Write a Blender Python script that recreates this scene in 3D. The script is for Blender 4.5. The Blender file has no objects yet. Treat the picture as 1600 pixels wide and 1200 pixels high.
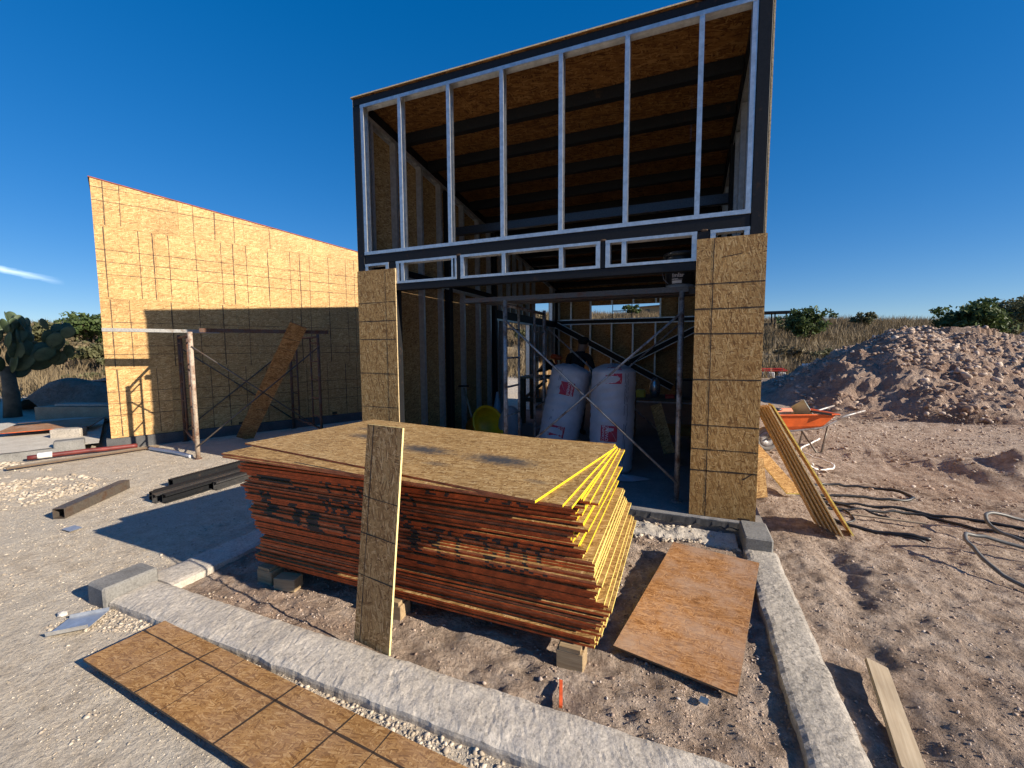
import bpy, bmesh, math, random
import numpy as np
from mathutils import Vector, Matrix, Euler

random.seed(11)
RNG = np.random.default_rng(11)
SC = bpy.context.scene
COL = SC.collection
R = math.radians

# ------------------------------------------------------------------ camera
CAM_H = 1.62
def camera_axes(yaw, pitch, roll):
    f = Vector((math.sin(yaw) * math.cos(pitch), math.cos(yaw) * math.cos(pitch), math.sin(pitch)))
    r = Vector((math.cos(yaw), -math.sin(yaw), 0))
    u = r.cross(f)
    return f, r * math.cos(roll) + u * math.sin(roll), -r * math.sin(roll) + u * math.cos(roll)
cam_data = bpy.data.cameras.new("camera")
cam_data.sensor_width = 36
cam_data.lens = 665.2 / 1600 * 36
cam_data.clip_start = 0.02
cam_data.clip_end = 2000
cam = bpy.data.objects.new("camera", cam_data)
COL.objects.link(cam)
_f, _r, _u = camera_axes(R(-22.03), R(-4.743), R(-0.319))
cam.matrix_world = Matrix(((_r.x, _u.x, -_f.x, 0), (_r.y, _u.y, -_f.y, 0), (_r.z, _u.z, -_f.z, CAM_H), (0, 0, 0, 1)))
SC.camera = cam

# ------------------------------------------------------------------ sky, sun, exposure
SUN_EL, SUN_AZ = R(24.5), R(-3.6)          # azimuth measured from +X towards +Y
sun_vec = Vector((math.cos(SUN_EL) * math.cos(SUN_AZ), math.cos(SUN_EL) * math.sin(SUN_AZ), math.sin(SUN_EL)))
world = bpy.data.worlds.new("World")
SC.world = world
world.use_nodes = True
wn, wl = world.node_tree.nodes, world.node_tree.links
wn.clear()
w_out = wn.new("ShaderNodeOutputWorld")
w_bg = wn.new("ShaderNodeBackground")
w_sky = wn.new("ShaderNodeTexSky")
w_sky.sky_type = 'NISHITA'
w_sky.sun_disc = False
w_sky.sun_elevation = SUN_EL
w_sky.sun_rotation = R(90) - SUN_AZ
w_sky.altitude = 1900
w_sky.air_density = 1.0
w_sky.dust_density = 0.25
w_sky.ozone_density = 4.5
w_bg.inputs[1].default_value = 0.1
def wnode(kind, **kw):
    n = wn.new(kind)
    for k, v in kw.items():
        setattr(n, k, v)
    return n
def wmath(op, a, b=None, c=None, clamp=False):
    n = wnode("ShaderNodeMath", operation=op, use_clamp=clamp)
    for i, v in enumerate((a, b, c)):
        if v is None: continue
        if hasattr(v, "links"): wl.new(v, n.inputs[i])
        else: n.inputs[i].default_value = v
    return n.outputs[0]
# the clear, saturated sky of the photograph: an even grade over the whole sky
SKY_GAMMA, SKY_SAT, SKY_GAIN = 0.58, 1.72, 5.5
w_pre = wnode("ShaderNodeVectorMath", operation='SCALE'); w_pre.inputs["Scale"].default_value = 0.1
wl.new(w_sky.outputs[0], w_pre.inputs[0])
w_gam = wnode("ShaderNodeGamma"); w_gam.inputs[1].default_value = SKY_GAMMA
wl.new(w_pre.outputs[0], w_gam.inputs[0])
w_hs = wnode("ShaderNodeHueSaturation"); w_hs.inputs["Saturation"].default_value = SKY_SAT; w_hs.inputs["Hue"].default_value = 0.512
wl.new(w_gam.outputs[0], w_hs.inputs["Color"])
w_post = wnode("ShaderNodeVectorMath", operation='SCALE'); w_post.inputs["Scale"].default_value = SKY_GAIN
wl.new(w_hs.outputs[0], w_post.inputs[0])
# one thin streak of cirrus low in the west
w_tc = wnode("ShaderNodeTexCoord")
w_sep = wnode("ShaderNodeSeparateXYZ"); wl.new(w_tc.outputs["Generated"], w_sep.inputs[0])
c_az = wmath('MULTIPLY', wmath('ARCTAN2', w_sep.outputs[0], w_sep.outputs[1]), 57.2958)
c_el = wmath('MULTIPLY', wmath('ARCSINE', w_sep.outputs[2]), 57.2958)
w_cmb = wnode("ShaderNodeCombineXYZ"); wl.new(wmath('MULTIPLY', c_az, 0.5), w_cmb.inputs[0]); wl.new(wmath('MULTIPLY', c_el, 1.6), w_cmb.inputs[1])
w_nz = wnode("ShaderNodeTexNoise"); w_nz.inputs["Scale"].default_value = 1.3; w_nz.inputs["Detail"].default_value = 6; wl.new(w_cmb.outputs[0], w_nz.inputs["Vector"])
c_line = wmath('MULTIPLY_ADD', wmath('ADD', c_az, 70.2), -0.20, 6.72)
c_off = wmath('ADD', wmath('SUBTRACT', c_el, c_line), wmath('MULTIPLY_ADD', w_nz.outputs[0], 0.5, -0.25))
c_thin = wmath('SUBTRACT', 1.0, wmath('DIVIDE', wmath('ABSOLUTE', c_off), 0.34), clamp=True)
c_len = wmath('SUBTRACT', 1.0, wmath('DIVIDE', wmath('ABSOLUTE', wmath('ADD', c_az, 71.5)), 3.6), clamp=True)
c_mask = wmath('MULTIPLY', wmath('MULTIPLY', c_thin, c_len), 0.9, clamp=True)
w_mix = wnode("ShaderNodeMix", data_type='RGBA')
wl.new(c_mask, w_mix.inputs[0]); wl.new(w_post.outputs[0], w_mix.inputs[6]); w_mix.inputs[7].default_value = (6.5, 8.0, 9.5, 1)
wl.new(w_mix.outputs[2], w_bg.inputs[0])
wl.new(w_bg.outputs[0], w_out.inputs[0])

sun_data = bpy.data.lights.new("sun", 'SUN')
sun_data.energy = 5.0
sun_data.angle = R(0.53)
sun_data.color = (1.0, 0.88, 0.72)
sun = bpy.data.objects.new("sun", sun_data)
COL.objects.link(sun)
sun.rotation_euler = (-sun_vec).to_track_quat('-Z', 'Y').to_euler()
sun.location = (20, -2, 20)
SC.view_settings.view_transform = 'Standard'
SC.view_settings.look = 'None'
SC.view_settings.gamma = 1.0
SC.view_settings.use_curve_mapping = False
SC.view_settings.exposure = 0.78

# ------------------------------------------------------------------ helpers: noise
def _hash2(ix, iy, seed):
    h = (ix.astype(np.int64) * 374761393 + iy.astype(np.int64) * 668265263 + seed * 1274126177) & 0x7fffffff
    h = ((h ^ (h >> 13)) * 1274126177) & 0x7fffffff
    return ((h ^ (h >> 16)) & 0xffff) / 65535.0
def vnoise(x, y, seed=0):
    x = np.asarray(x, float); y = np.asarray(y, float)
    ix = np.floor(x); iy = np.floor(y)
    fx = x - ix; fy = y - iy
    fx = fx * fx * (3 - 2 * fx); fy = fy * fy * (3 - 2 * fy)
    ix = ix.astype(np.int64); iy = iy.astype(np.int64)
    a = _hash2(ix, iy, seed); b = _hash2(ix + 1, iy, seed)
    c = _hash2(ix, iy + 1, seed); d = _hash2(ix + 1, iy + 1, seed)
    return (a * (1 - fx) + b * fx) * (1 - fy) + (c * (1 - fx) + d * fx) * fy - 0.5
def fbm(x, y, octaves=4, seed=0, gain=0.5):
    t = 0; a = 1.0
    for o in range(octaves):
        t = t + a * vnoise(x * 2 ** o + 17.3 * o, y * 2 ** o - 9.1 * o, seed + o)
        a *= gain
    return t
def sstep(a, b, x):
    t = np.clip((np.asarray(x, float) - a) / (b - a), 0, 1)
    return t * t * (3 - 2 * t)

# ------------------------------------------------------------------ helpers: objects
PM = {}
def _link(o, parent, M):
    COL.objects.link(o)
    M = M if M is not None else Matrix()
    if parent is not None:
        o.parent = parent
        o.matrix_parent_inverse = PM[parent.name].inverted()
    o.matrix_basis = M
    PM[o.name] = M.copy()
    return o
def tag(o, label, cat, group=None):
    o["label"] = label
    o["category"] = cat
    if group:
        o["group"] = group
    return o
def thing(name, label, cat, loc=(0, 0, 0), group=None, rotz=0.0):
    o = bpy.data.objects.new(name, None)
    o.empty_display_size = 0.1
    _link(o, None, Matrix.Translation(Vector(loc)) @ Matrix.Rotation(rotz, 4, 'Z'))
    return tag(o, label, cat, group)
def copy_tree(root, M, label=None, parent=None):
    """Copy a thing with its parts; M moves it in the world."""
    c = root.copy()
    COL.objects.link(c)
    if parent is None:
        c.matrix_basis = M
    else:
        c.parent = parent
    if label:
        c["label"] = label
    PM[c.name] = M.copy()
    for ch in root.children:
        copy_tree(ch, Matrix(), None, c)
    return c

class MB:
    """Collects geometry for ONE mesh object."""
    def __init__(self):
        self.v = []; self.f = []; self.m = []
    def add(self, verts, faces, mat=0):
        n = len(self.v)
        self.v.extend([tuple(p) for p in verts])
        for k, fc in enumerate(faces):
            self.f.append(tuple(i + n for i in fc))
            self.m.append(mat[k] if isinstance(mat, (list, tuple)) else mat)
        return self
    def box(self, lo, hi, mat=0, M=None):
        (x0, y0, z0), (x1, y1, z1) = lo, hi
        vs = [(x0, y0, z0), (x1, y0, z0), (x1, y1, z0), (x0, y1, z0), (x0, y0, z1), (x1, y0, z1), (x1, y1, z1), (x0, y1, z1)]
        if M is not None:
            vs = [M @ Vector(p) for p in vs]
        return self.add(vs, [(0, 3, 2, 1), (4, 5, 6, 7), (0, 1, 5, 4), (1, 2, 6, 5), (2, 3, 7, 6), (3, 0, 4, 7)], mat)
    def bbox(self, lo, hi, b=0.01, mat=0, M=None):
        """Box with chamfered vertical and top edges."""
        (x0, y0, z0), (x1, y1, z1) = lo, hi
        def ring(x0, x1, y0, y1, z, c):
            return [(x0 + c, y0, z), (x1 - c, y0, z), (x1, y0 + c, z), (x1, y1 - c, z), (x1 - c, y1, z), (x0 + c, y1, z), (x0, y1 - c, z), (x0, y0 + c, z)]
        vs = ring(x0, x1, y0, y1, z0, b) + ring(x0, x1, y0, y1, z1 - b, b) + ring(x0 + b, x1 - b, y0 + b, y1 - b, z1, b * .6)
        if M is not None:
            vs = [M @ Vector(p) for p in vs]
        fs = [tuple(range(7, -1, -1)), tuple(range(16, 24))]
        for k in range(8):
            j = (k + 1) % 8
            fs += [(k, j, 8 + j, 8 + k), (8 + k, 8 + j, 16 + j, 16 + k)]
        return self.add(vs, fs, mat)
    def prof(self, poly, p0, p1, U, V, mat=0):
        """Extrude the closed 2D outline poly (in axes U, V) from p0 to p1."""
        p0 = Vector(p0); p1 = Vector(p1); U = Vector(U); V = Vector(V)
        n = len(poly)
        vs = [p0 + U * a + V * b for a, b in poly] + [p1 + U * a + V * b for a, b in poly]
        fs = [(k, (k + 1) % n, n + (k + 1) % n, n + k) for k in range(n)]
        fs += [tuple(range(n - 1, -1, -1)), tuple(range(n, 2 * n))]
        return self.add(vs, fs, mat)
    def tube(self, pts, r, n=8, mat=0, cap=True):
        pts = [Vector(p) for p in pts]
        rs = r if isinstance(r, (list, tuple)) else [r] * len(pts)
        vs = []; fs = []
        ref = None
        for i, p in enumerate(pts):
            t = (pts[min(i + 1, len(pts) - 1)] - pts[max(i - 1, 0)]).normalized()
            if ref is None:
                ref = t.orthogonal().normalized()
            a = (ref - t * ref.dot(t))
            a = a.normalized() if a.length > 1e-6 else t.orthogonal().normalized()
            ref = a
            b = t.cross(a)
            for k in range(n):
                an = 2 * math.pi * k / n
                vs.append(p + (a * math.cos(an) + b * math.sin(an)) * rs[i])
        for i in range(len(pts) - 1):
            for k in range(n):
                j = (k + 1) % n
                fs.append((i * n + k, i * n + j, (i + 1) * n + j, (i + 1) * n + k))
        if cap:
            fs.append(tuple(range(n - 1, -1, -1)))
            fs.append(tuple(range((len(pts) - 1) * n, len(pts) * n)))
        return self.add(vs, fs, mat)
    def bar(self, p0, p1, w, h, up=(0, 0, 1), mat=0):
        """Rectangular bar from p0 to p1, w wide, h tall, centred."""
        d = (Vector(p1) - Vector(p0)).normalized()
        up = Vector(up)
        s = d.cross(up).normalized()
        u = s.cross(d)
        return self.prof([(-w / 2, -h / 2), (w / 2, -h / 2), (w / 2, h / 2), (-w / 2, h / 2)], p0, p1, s, u, mat)
    def lathe(self, prof, n=24, mat=0, M=None, caps=True):
        vs = []; fs = []
        for r, z in prof:
            for k in range(n):
                a = 2 * math.pi * k / n
                vs.append(Vector((r * math.cos(a), r * math.sin(a), z)))
        for i in range(len(prof) - 1):
            for k in range(n):
                j = (k + 1) % n
                fs.append((i * n + k, i * n + j, (i + 1) * n + j, (i + 1) * n + k))
        if caps:
            fs.append(tuple(range(n - 1, -1, -1)))
            fs.append(tuple(range((len(prof) - 1) * n, len(prof) * n)))
        if M is not None:
            vs = [M @ p for p in vs]
        return self.add(vs, fs, mat)
    def ellipsoid(self, c, rad, n=10, m=7, mat=0, M=None):
        vs = [Vector((0, 0, -1))]
        for i in range(1, m):
            t = -math.pi / 2 + math.pi * i / m
            for k in range(n):
                a = 2 * math.pi * k / n
                vs.append(Vector((math.cos(t) * math.cos(a), math.cos(t) * math.sin(a), math.sin(t))))
        vs.append(Vector((0, 0, 1)))
        vs = [Vector((p.x * rad[0], p.y * rad[1], p.z * rad[2])) for p in vs]
        if M is not None:
            vs = [M @ p for p in vs]
        vs = [p + Vector(c) for p in vs]
        fs = [(0, 1 + (k + 1) % n, 1 + k) for k in range(n)]
        for i in range(m - 2):
            for k in range(n):
                j = (k + 1) % n
                b = 1 + i * n
                fs.append((b + k, b + j, b + n + j, b + n + k))
        e = len(vs) - 1; b = 1 + (m - 2) * n
        fs += [(b + k, b + (k + 1) % n, e) for k in range(n)]
        return self.add(vs, fs, mat)
    def build(self, name, mats, parent=None, M=None, smooth=False, uv=True, kind=None):
        me = bpy.data.meshes.new(name)
        me.from_pydata(self.v, [], self.f)
        mats = mats if isinstance(mats, (list, tuple)) else [mats]
        for m in mats:
            me.materials.append(m)
        if len(mats) > 1:
            me.polygons.foreach_set("material_index", self.m)
        if smooth:
            me.polygons.foreach_set("use_smooth", [True] * len(self.f))
        me.update()
        if uv:
            lay = me.uv_layers.new(name="UVMap")
            data = np.zeros(len(me.loops) * 2, dtype=np.float32)
            co = np.array(self.v)
            for p in me.polygons:
                n = p.normal
                ax = max(range(3), key=lambda i: abs(n[i]))
                a, b = ((1, 2), (0, 2), (0, 1))[ax]
                for li, vi in zip(p.loop_indices, p.vertices):
                    data[2 * li] = co[vi][a]; data[2 * li + 1] = co[vi][b]
            lay.data.foreach_set("uv", data)
        o = bpy.data.objects.new(name, me)
        _link(o, parent, M)
        if kind:
            o["kind"] = kind
        return o

def basis(O, U, V, N):
    return Matrix(((U.x, V.x, N.x, O.x), (U.y, V.y, N.y, O.y), (U.z, V.z, N.z, O.z), (0, 0, 0, 1)))
def panel(name, poly, O, U, V, N, t, mats, parent=None, edge_mat=0, bow=0.0):
    """A flat board: 2D outline in its own axes U, V, thickness t along N."""
    U = Vector(U).normalized(); V = Vector(V).normalized(); N = Vector(N).normalized()
    n = len(poly)
    mb = MB()
    vs = [(a, b, 0) for a, b in poly] + [(a, b, t) for a, b in poly]
    fs = [tuple(range(n - 1, -1, -1)), tuple(range(n, 2 * n))] + [(k, (k + 1) % n, n + (k + 1) % n, n + k) for k in range(n)]
    em = edge_mat if isinstance(edge_mat, (list, tuple)) else [edge_mat] * n
    mb.add(vs, fs, [0, 0] + list(em))
    return mb.build(name, mats, parent, basis(Vector(O), U, V, N))
def rect(w, h):
    return [(0, 0), (w, 0), (w, h), (0, h)]
def marker_lines(board, segs, t, mat, width=0.007, jitter=0.0015):
    """Hand-drawn marker strokes lying on a board's face (board axes, metres)."""
    mb = MB()
    for s in segs:
        (a0, b0), (a1, b1) = s[0], s[1]
        w = s[2] if len(s) > 2 else width
        d = Vector((a1 - a0, b1 - b0)); L = d.length
        if L < 1e-4: continue
        d /= L; nn = Vector((-d.y, d.x))
        k = max(2, int(L / 0.06))
        vs = []; fs = []
        for i in range(k + 1):
            p = Vector((a0, b0)) + d * (L * i / k) + nn * random.uniform(-jitter, jitter)
            ww = w * random.uniform(0.55, 1.25) / 2
            vs += [(p.x - nn.x * ww, p.y - nn.y * ww, t + 0.0008), (p.x + nn.x * ww, p.y + nn.y * ww, t + 0.0008)]
        for i in range(k):
            fs.append((2 * i, 2 * i + 2, 2 * i + 3, 2 * i + 1) if False else (2 * i, 2 * i + 2, 2 * i + 3, 2 * i + 1))
        mb.add(vs, fs)
    return mb.build("marker_lines", mat, board, PM[board.name], uv=False)

def c_profile(w, d, lip=0.012, t=0.0022):
    o = [(w, lip), (w, 0), (0, 0), (0, d), (w, d), (w, d - lip)]
    i = [(w - t, d - lip), (w - t, d - t), (t, d - t), (t, t), (w - t, t), (w - t, lip)]
    return o + i
def u_profile(h, d, t=0.0022):
    return [(h, 0), (0, 0), (0, d), (h, d), (h, d - t), (t, d - t), (t, t), (h, t)]

# ------------------------------------------------------------------ helpers: materials
def new_mat(name):
    m = bpy.data.materials.new(name)
    m.use_nodes = True
    nt = m.node_tree
    b = nt.nodes["Principled BSDF"]
    return m, nt.nodes, nt.links, b
def ramp(nodes, stops, interp='LINEAR'):
    r = nodes.new("ShaderNodeValToRGB")
    cr = r.color_ramp
    cr.interpolation = interp
    while len(cr.elements) > 1:
        cr.elements.remove(cr.elements[-1])
    cr.elements[0].position = stops[0][0]; cr.elements[0].color = (*stops[0][1], 1)
    for p, c in stops[1:]:
        e = cr.elements.new(p); e.color = (*c, 1)
    return r
def g3(v): return (v, v, v)
def mix(nodes, links, fac, a, b, mode='MIX'):
    n = nodes.new("ShaderNodeMix")
    n.data_type = 'RGBA'; n.blend_type = mode
    for sock, val in ((n.inputs[0], fac), (n.inputs[6], a), (n.inputs[7], b)):
        if hasattr(val, "links"):
            links.new(val, sock)
        else:
            sock.default_value = val if not isinstance(val, tuple) else (*val, 1) if len(val) == 3 else val
    return n.outputs[2]
def math_n(nodes, links, op, a, b=None, c=None, clamp=False):
    n = nodes.new("ShaderNodeMath"); n.operation = op; n.use_clamp = clamp
    for i, val in enumerate((a, b, c)):
        if val is None: continue
        if hasattr(val, "links"): links.new(val, n.inputs[i])
        else: n.inputs[i].default_value = val
    return n.outputs[0]
def noise_n(nodes, links, vec, scale, detail=4, rough=0.55, dist=0.0):
    n = nodes.new("ShaderNodeTexNoise")
    n.inputs["Scale"].default_value = scale; n.inputs["Detail"].default_value = detail
    n.inputs["Roughness"].default_value = rough; n.inputs["Distortion"].default_value = dist
    if vec is not None: links.new(vec, n.inputs["Vector"])
    return n.outputs[0]
def bump_n(nodes, links, height, strength, dist, prev=None):
    n = nodes.new("ShaderNodeBump")
    n.inputs["Strength"].default_value = strength; n.inputs["Distance"].default_value = dist
    links.new(height, n.inputs["Height"])
    if prev is not None: links.new(prev, n.inputs["Normal"])
    return n.outputs[0]
def simple(name, color, rough=0.6, metal=0.0, var=0.15, scale=6.0, bump=0.0, bscale=60.0, spec=0.5):
    """Even-coloured material with slight mottling."""
    m, n, l, b = new_mat(name)
    tc = n.new("ShaderNodeTexCoord")
    nz = noise_n(n, l, tc.outputs["Object"], scale, 5, 0.6)
    lo = tuple(max(0, c * (1 - var * 1.6)) for c in color); hi = tuple(min(1, c * (1 + var * 1.4)) for c in color)
    rp = ramp(n, [(0.3, lo), (0.7, hi)])
    l.new(nz, rp.inputs[0]); l.new(rp.outputs[0], b.inputs["Base Color"])
    b.inputs["Roughness"].default_value = rough; b.inputs["Metallic"].default_value = metal
    b.inputs["Specular IOR Level"].default_value = spec
    if bump:
        nb = noise_n(n, l, tc.outputs["Object"], bscale, 4, 0.6)
        l.new(bump_n(n, l, nb, 0.6, bump), b.inputs["Normal"])
    return m

def osb_material(name, tint=(1, 1, 1), stains=(), dirt=0.0, contrast=1.0, dir_angle=0.0, fscale=1.0):
    """Oriented strand board: layered stretched flakes in random directions."""
    m, n, l, b = new_mat(name)
    uvn = n.new("ShaderNodeUVMap"); uvn.uv_map = "UVMap"
    oi = n.new("ShaderNodeObjectInfo")
    off = n.new("ShaderNodeVectorMath"); off.operation = 'MULTIPLY_ADD'
    cmb = n.new("ShaderNodeCombineXYZ")
    l.new(oi.outputs["Random"], cmb.inputs[0]); l.new(oi.outputs["Random"], cmb.inputs[1])
    l.new(cmb.outputs[0], off.inputs[0]); off.inputs[1].default_value = (37.0, 53.0, 0); l.new(uvn.outputs[0], off.inputs[2])
    warp = n.new("ShaderNodeTexNoise"); warp.inputs["Scale"].default_value = 9; warp.inputs["Detail"].default_value = 2
    l.new(off.outputs[0], warp.inputs["Vector"])
    wv = n.new("ShaderNodeVectorMath"); wv.operation = 'MULTIPLY_ADD'
    l.new(warp.outputs["Color"], wv.inputs[0]); wv.inputs[1].default_value = (0.028, 0.028, 0); l.new(off.outputs[0], wv.inputs[2])
    def T(c): return tuple(x * y for x, y in zip(c, tint))
    mid = (0.46, 0.29, 0.115)
    def sh(c): return T(tuple(max(0.0, q + (p - q) * contrast) for p, q in zip(c, mid)))
    stops = [(0.0, sh((0.20, 0.105, 0.035))), (0.18, sh((0.33, 0.19, 0.065))), (0.5, sh((0.47, 0.295, 0.115))), (0.82, sh((0.58, 0.39, 0.165))), (1.0, sh((0.72, 0.53, 0.27)))]
    col = None; hgt = None
    for i, (ang, sx, sy) in enumerate([(8, 13, 62), (-28, 15, 78), (38, 16, 84), (-64, 17, 90), (82, 17, 88), (-5, 12, 80), (20, 14, 95)]):
        mp = n.new("ShaderNodeMapping"); mp.vector_type = 'TEXTURE'
        mp.inputs["Rotation"].default_value = (0, 0, R(ang + dir_angle))
        mp.inputs["Scale"].default_value = (1.0 / (sx * fscale), 1.0 / (sy * fscale), 1)
        mp.inputs["Location"].default_value = (3.1 * i, 1.7 * i, 0)
        l.new(wv.outputs[0], mp.inputs[0])
        vo = n.new("ShaderNodeTexVoronoi"); vo.voronoi_dimensions = '2D'; vo.feature = 'F1'
        vo.inputs["Scale"].default_value = 1.0
        l.new(mp.outputs[0], vo.inputs["Vector"])
        sp = n.new("ShaderNodeSeparateColor"); l.new(vo.outputs["Color"], sp.inputs[0])
        rp = ramp(n, stops); l.new(sp.outputs[0], rp.inputs[0])
        if col is None:
            col = rp.outputs[0]; hgt = sp.outputs[0]
        else:
            pres = math_n(n, l, 'GREATER_THAN', sp.outputs[1], 0.60)
            near = math_n(n, l, 'LESS_THAN', vo.outputs["Distance"], 0.52)
            fac = math_n(n, l, 'MULTIPLY', pres, near)
            col = mix(n, l, fac, col, rp.outputs[0])
            hgt = mix(n, l, fac, hgt, sp.outputs[2])
    fine = noise_n(n, l, off.outputs[0], 220, 3, 0.7)
    fr = ramp(n, [(0.3, g3(0.72)), (0.7, g3(1.15))]); l.new(fine, fr.inputs[0])
    col = mix(n, l, 1.0, col, fr.outputs[0], 'MULTIPLY')
    big = noise_n(n, l, off.outputs[0], 1.6, 3, 0.5)
    br = ramp(n, [(0.3, g3(0.86)), (0.7, g3(1.10))]); l.new(big, br.inputs[0])
    col = mix(n, l, 1.0, col, br.outputs[0], 'MULTIPLY')
    rr = ramp(n, [(0.0, (0.90, 0.90, 0.88)), (1.0, (1.10, 1.08, 1.08))]); l.new(oi.outputs["Random"], rr.inputs[0])
    col = mix(n, l, 1.0, col, rr.outputs[0], 'MULTIPLY')
    if dirt:
        dn = noise_n(n, l, off.outputs[0], 4.0, 6, 0.7)
        dr = ramp(n, [(0.42, g3(0.0)), (0.72, g3(1.0))]); l.new(dn, dr.inputs[0])
        df = math_n(n, l, 'MULTIPLY', dr.outputs[0], dirt)
        col = mix(n, l, df, col, (0.40, 0.29, 0.22))
    for (cx, cy, rx, ry, ang, amt) in stains:
        mp = n.new("ShaderNodeMapping"); mp.vector_type = 'TEXTURE'
        mp.inputs["Location"].default_value = (cx, cy, 0); mp.inputs["Rotation"].default_value = (0, 0, R(ang))
        mp.inputs["Scale"].default_value = (rx, ry, 1)
        l.new(uvn.outputs[0], mp.inputs[0])
        ln = n.new("ShaderNodeVectorMath"); ln.operation = 'LENGTH'; l.new(mp.outputs[0], ln.inputs[0])
        sn = noise_n(n, l, uvn.outputs[0], 22, 5, 0.75)
        v = math_n(n, l, 'MULTIPLY_ADD', sn, 1.5, -0.75)
        d = math_n(n, l, 'ADD', ln.outputs["Value"], v)
        sr = ramp(n, [(0.25, g3(amt)), (1.0, g3(0.0))]); l.new(d, sr.inputs[0])
        col = mix(n, l, sr.outputs[0], col, (0.055, 0.055, 0.058))
    l.new(col, b.inputs["Base Color"])
    b.inputs["Roughness"].default_value = 0.62
    b.inputs["Specular IOR Level"].default_value = 0.35
    l.new(bump_n(n, l, hgt, 0.55, 0.0012), b.inputs["Normal"])
    return m

def wood_material(name, light, dark, rough=0.7, scale=1.0, along=0):
    m, n, l, b = new_mat(name)
    uvn = n.new("ShaderNodeUVMap"); uvn.uv_map = "UVMap"
    tc = n.new("ShaderNodeTexCoord")
    mp = n.new("ShaderNodeMapping"); mp.inputs["Scale"].default_value = (2 * scale, 2 * scale, 2 * scale)
    l.new(tc.outputs["Object"], mp.inputs[0])
    sep = n.new("ShaderNodeMapping"); sep.inputs["Scale"].default_value = (1.2, 26, 26) if along == 0 else (26, 1.2, 26); l.new(tc.outputs["Object"], sep.inputs[0])
    g = noise_n(n, l, sep.outputs[0], 3.0 * scale, 5, 0.65, 0.4)
    rp = ramp(n, [(0.3, dark), (0.55, tuple((a + c) / 2 for a, c in zip(light, dark))), (0.75, light)])
    l.new(g, rp.inputs[0])
    big = noise_n(n, l, mp.outputs[0], 2.5, 3)
    br = ramp(n, [(0.3, g3(0.8)), (0.7, g3(1.1))]); l.new(big, br.inputs[0])
    l.new(mix(n, l, 1.0, rp.outputs[0], br.outputs[0], 'MULTIPLY'), b.inputs["Base Color"])
    b.inputs["Roughness"].default_value = rough
    l.new(bump_n(n, l, g, 0.35, 0.002), b.inputs["Normal"])
    return m

def steel_material(name, base, rust, amount, rough=0.45, metal=0.6):
    m, n, l, b = new_mat(name)
    tc = n.new("ShaderNodeTexCoord")
    geo = n.new("ShaderNodeNewGeometry")
    a = noise_n(n, l, geo.outputs["Position"], 9, 6, 0.7)
    rp = ramp(n, [(0.62 - amount * 0.5, g3(0)), (0.80 - amount * 0.4, g3(1))]); l.new(a, rp.inputs[0])
    c = noise_n(n, l, geo.outputs["Position"], 55, 3, 0.6)
    cr = ramp(n, [(0.3, g3(0.72)), (0.7, g3(1.25))]); l.new(c, cr.inputs[0])
    col = mix(n, l, rp.outputs[0], base, rust)
    l.new(mix(n, l, 1.0, col, cr.outputs[0], 'MULTIPLY'), b.inputs["Base Color"])
    rr = ramp(n, [(0, g3(rough)), (1, g3(min(1, rough + 0.3)))]); l.new(rp.outputs[0], rr.inputs[0])
    l.new(rr.outputs[0], b.inputs["Roughness"])
    b.inputs["Metallic"].default_value = metal
    return m

def concrete_material(name, light, dark, grain=1.0, rough_bump=0.004, specks=0.0):
    m, n, l, b = new_mat(name)
    geo = n.new("ShaderNodeNewGeometry")
    P = geo.outputs["Position"]
    a = noise_n(n, l, P, 5, 7, 0.65)
    rp = ramp(n, [(0.3, dark), (0.68, light)]); l.new(a, rp.inputs[0])
    f = noise_n(n, l, P, 90, 5, 0.7)
    fr = ramp(n, [(0.32, g3(0.66)), (0.55, g3(1.0)), (0.75, g3(1.15))]); l.new(f, fr.inputs[0])
    col = mix(n, l, 1.0, rp.outputs[0], fr.outputs[0], 'MULTIPLY')
    if specks:
        vo = n.new("ShaderNodeTexVoronoi"); vo.inputs["Scale"].default_value = 70; l.new(P, vo.inputs["Vector"])
        sp = n.new("ShaderNodeSeparateColor"); l.new(vo.outputs["Color"], sp.inputs[0])
        st = ramp(n, [(0.0, g3(0.45)), (0.16, g3(1.0)), (0.86, g3(1.0)), (1.0, g3(1.25))]); l.new(sp.outputs[0], st.inputs[0])
        col = mix(n, l, specks, col, mix(n, l, 1.0, col, st.outputs[0], 'MULTIPLY'))
    l.new(col, b.inputs["Base Color"])
    b.inputs["Roughness"].default_value = 0.9
    b.inputs["Specular IOR Level"].default_value = 0.2
    h1 = noise_n(n, l, P, 38 * grain, 6, 0.7)
    l.new(bump_n(n, l, h1, 0.9, rough_bump), b.inputs["Normal"])
    return m

M_OSB = osb_material("osb_wall_shade_tint", tint=(0.80, 0.76, 0.70))  # tint lowered to put the dim interior's shade into the wall boards
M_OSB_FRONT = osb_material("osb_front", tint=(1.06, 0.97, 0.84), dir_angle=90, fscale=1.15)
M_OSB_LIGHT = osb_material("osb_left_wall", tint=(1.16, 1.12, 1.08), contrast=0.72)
M_OSB_TOP = osb_material("osb_stack_top", tint=(0.92, 0.90, 0.92), contrast=1.0, fscale=1.25,
                         stains=[(-1.98, 0.86, 0.26, 0.10, 6, 0.75), (-1.78, 0.62, 0.30, 0.10, 4, 0.9), (-1.12, 0.50, 0.30, 0.12, 0, 0.95), (-0.52, 0.52, 0.32, 0.13, 0, 1.0), (-0.80, 0.26, 0.12, 0.05, 0, 0.55), (-0.12, 0.25, 0.10, 0.04, 0, 0.5)])
M_OSB_GROUND = osb_material("osb_weathered", tint=(0.80, 0.68, 0.60), dirt=0.3, contrast=0.85, fscale=1.55)
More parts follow.
